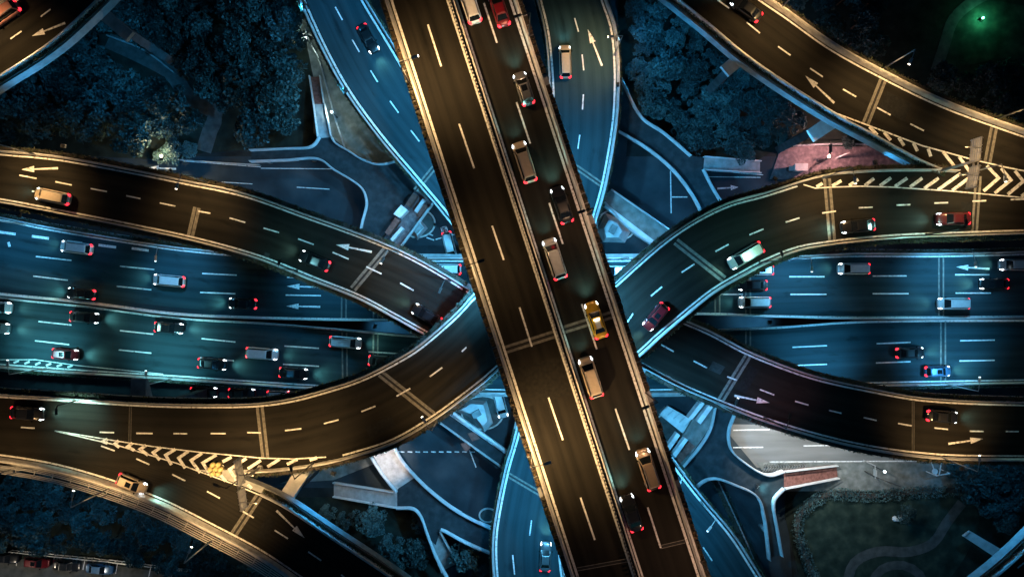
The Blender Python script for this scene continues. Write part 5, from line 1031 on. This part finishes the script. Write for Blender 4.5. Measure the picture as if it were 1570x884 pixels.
for x, y, z, tg, pw, col, lb in ((575, 500, 5.2, (600, 503, 0), 2600, ROADBLUE, 'floodlight below the median gap by the white vans'), (1180, 494, 5.2, (1150, 494, 0), 2600, ROADBLUE, 'floodlight below the split median beside the white van'), (430, 316, LO - 2, (430, 275, 0), 2200, BLUE, 'floodlight under the flyover aimed at the dark street lanes'), (540, 356, LO - 2, (520, 270, 2), 3000, BLUE, 'floodlight under the flyover aimed at the curving footbridge'), (300, 282, LO - 2, (330, 255, 0), 1800, BLUE, 'floodlight under the flyover aimed at the arrow street'),
        (1100, 320, HI - 2.5, (1050, 260, 2), 4200, BLUE, 'floodlight under the flyover bend aimed at the forking footbridge'), (1180, 294, HI - 2.5, (1120, 285, 0), 2600, BLUE, 'floodlight under the flyover bend aimed at the pale street arrow'), (1010, 372, HI - 2.5, (1000, 290, 0), 4200, BLUE, 'floodlight under the flyover bend aimed at the street line'),
        (620, 672, HI - 2.5, (690, 740, 2), 4600, BLUE, 'floodlight under the flyover bulge aimed at the footbridge bend'), (760, 800, ZD - 1.8, (700, 790, 2), 1500, BLUE, 'floodlight under the bowed ramp aimed at the footbridge'), (440, 712, HI - 2.5, (470, 750, 1), 1500, BLUE, 'floodlight under the flyover aimed at the long stair'),
        (1110, 620, LO - 2, (1120, 700, ZF), 3000, BLUE, 'floodlight under the flyover aimed at the arms of the footbridge'), (1180, 646, LO - 2, (1160, 740, ZF), 1600, BLUE, 'floodlight under the flyover aimed at the footbridge corner'), (1095, 800, ZC - 1.8, (1130, 830, 0), 1200, BLUE, 'floodlight under the blue ramp aimed at the fenced court'),
        (120, 330, LO - 2, (150, 350, 2), 1500, BLUE, 'floodlight under the flyover aimed at the hedge by the block dashes'), (210, 612, HI - 2.5, (210, 595, 3), 700, BLUE, 'floodlight under the chevron flyover aimed at its pier beam'), (1400, 352, HI - 2.5, (1400, 375, 2), 1500, BLUE, 'floodlight under the hatched flyover aimed at the expressway verge'), (360, 616, HI - 2.5, (370, 600, 0), 1200, BLUE, 'floodlight under the chevron flyover aimed at the service road'), (1450, 610, LO - 2, (1450, 600, 0), 900, BLUE, 'floodlight under the flyover aimed at the expressway edge')):
    flood(x, y, z, tg, pw, col, lb, 120, True)

for x, y, z, tg, pw, lb in ((97, 224, LO - .3, (88, 74, 24), 8500, 'added floodlight outside the flyover hedge aimed across the grove at the corner flyover'), (947, 130, ZD + .9, (1115, 76, 23.8), 11000, 'added floodlight on the ramp parapet aimed across the rounded grove'), (1188, 274, HI - .6, (1250, 168, 23.8), 5500, 'added floodlight on the hatched flyover aimed at the brown flyover side'), (1342, 249, HI - .6, (1395, 240, 23.8), 800, 'added floodlight on the hatched flyover near the fork aimed at the brown flyover side'), (511, 725, HI - .6, (480, 806, 23.8), 3500, 'added floodlight on the flyover bulge aimed at the fork ramp side'), (1475, 718, LO - .6, (1540, 868, 23.8), 7000, 'added floodlight on the flyover aimed across the lawn at the corner flyover'),
        (466, 10, ZC + 1.6, (390, 50, 4), 7000, 'added floodlight on the blue ramp edge aimed at the grove top'), (530, 138, ZC + 1.6, (420, 160, 4), 6000, 'added floodlight on the blue ramp edge aimed across the paving')):
    flood(x, y, z, tg, pw, BLUE, lb, 100, True)  # added floodlights that turn flyover sides and trees blue
street_lamp((1172, 639), LO, (.3, -1.5), 'added dark lamp post on the flyover edge beside the pale lit road', 1500, PINK, mat='darkpole', top=False)  # added to give the deck edges a pink light
street_lamp((690, 430), LO, (-.5, 1.2), 'added dark lamp post on the flyover edge where the two flyovers cross', 1500, PINK, mat='darkpole', top=False)  # added for reddish light at the crossing

M['patch'] = noise_mat('newer_asphalt_patch', [(0.3, (0.010, 0.010, 0.010)), (0.7, (0.018, 0.018, 0.017))], 2.5, .85, spec=.1); M['patch_pale'] = noise_mat('worn_asphalt_patch', [(0.3, (0.026, 0.026, 0.026)), (0.7, (0.045, 0.045, 0.043))], 2.5, .85, spec=.1)
def patch(q, z, parent, mat='patch'):
    vs = [P(x, y, z) + Vector((0, 0, .005)) for x, y in q]
    f = (0, 1, 2, 3) if (vs[1] - vs[0]).cross(vs[3] - vs[0]).z > 0 else (3, 2, 1, 0)
    mobj('repair_patch', vs, [f], M[mat], parent)
patch(((1086, 566), (1093, 553), (1112, 562), (1104, 574)), LO, rp, 'patch_pale'); patch(((1128, 596), (1150, 560), (1164, 567), (1143, 603)), LO, rp); patch(((392, 820), (410, 790), (424, 799), (407, 828)), HI, rf)
patch(((1474, 310), (1490, 309), (1491, 352), (1475, 353)), HI, rq); patch(((366, 380), (376, 383), (373, 392), (363, 389)), LO, rq, 'patch_pale'); patch(((406, 386), (414, 389), (411, 397), (403, 394)), LO, rq, 'patch_pale'); patch(((1360, 140), (1400, 161), (1386, 186), (1347, 166)), HI, re_); patch(((560, 655), (600, 636), (608, 652), (568, 672)), HI, rp)

street_lamp((1165, 402), HI, (-.2, -.6), 'added dark lamp post on the inner bend of the hatched flyover', 2300, (.35, 1, .9), mat='darkpole', top=False, ang=130)  # added to put teal light on the bend
street_lamp((1420, 359), HI, (0, -.6), 'added dark lamp post on the hatched flyover edge above the expressway', 2200, (.4, 1, .88), mat='darkpole', top=False, ang=130)  # added to carry the teal light further along the deck
street_lamp((455, 414), LO, (.2, -.6), 'added dark lamp post on the flyover edge above the two expressway arrows', 1800, (.3, .9, 1), mat='darkpole', top=False, ang=130)  # added for blue-green light on this flyover
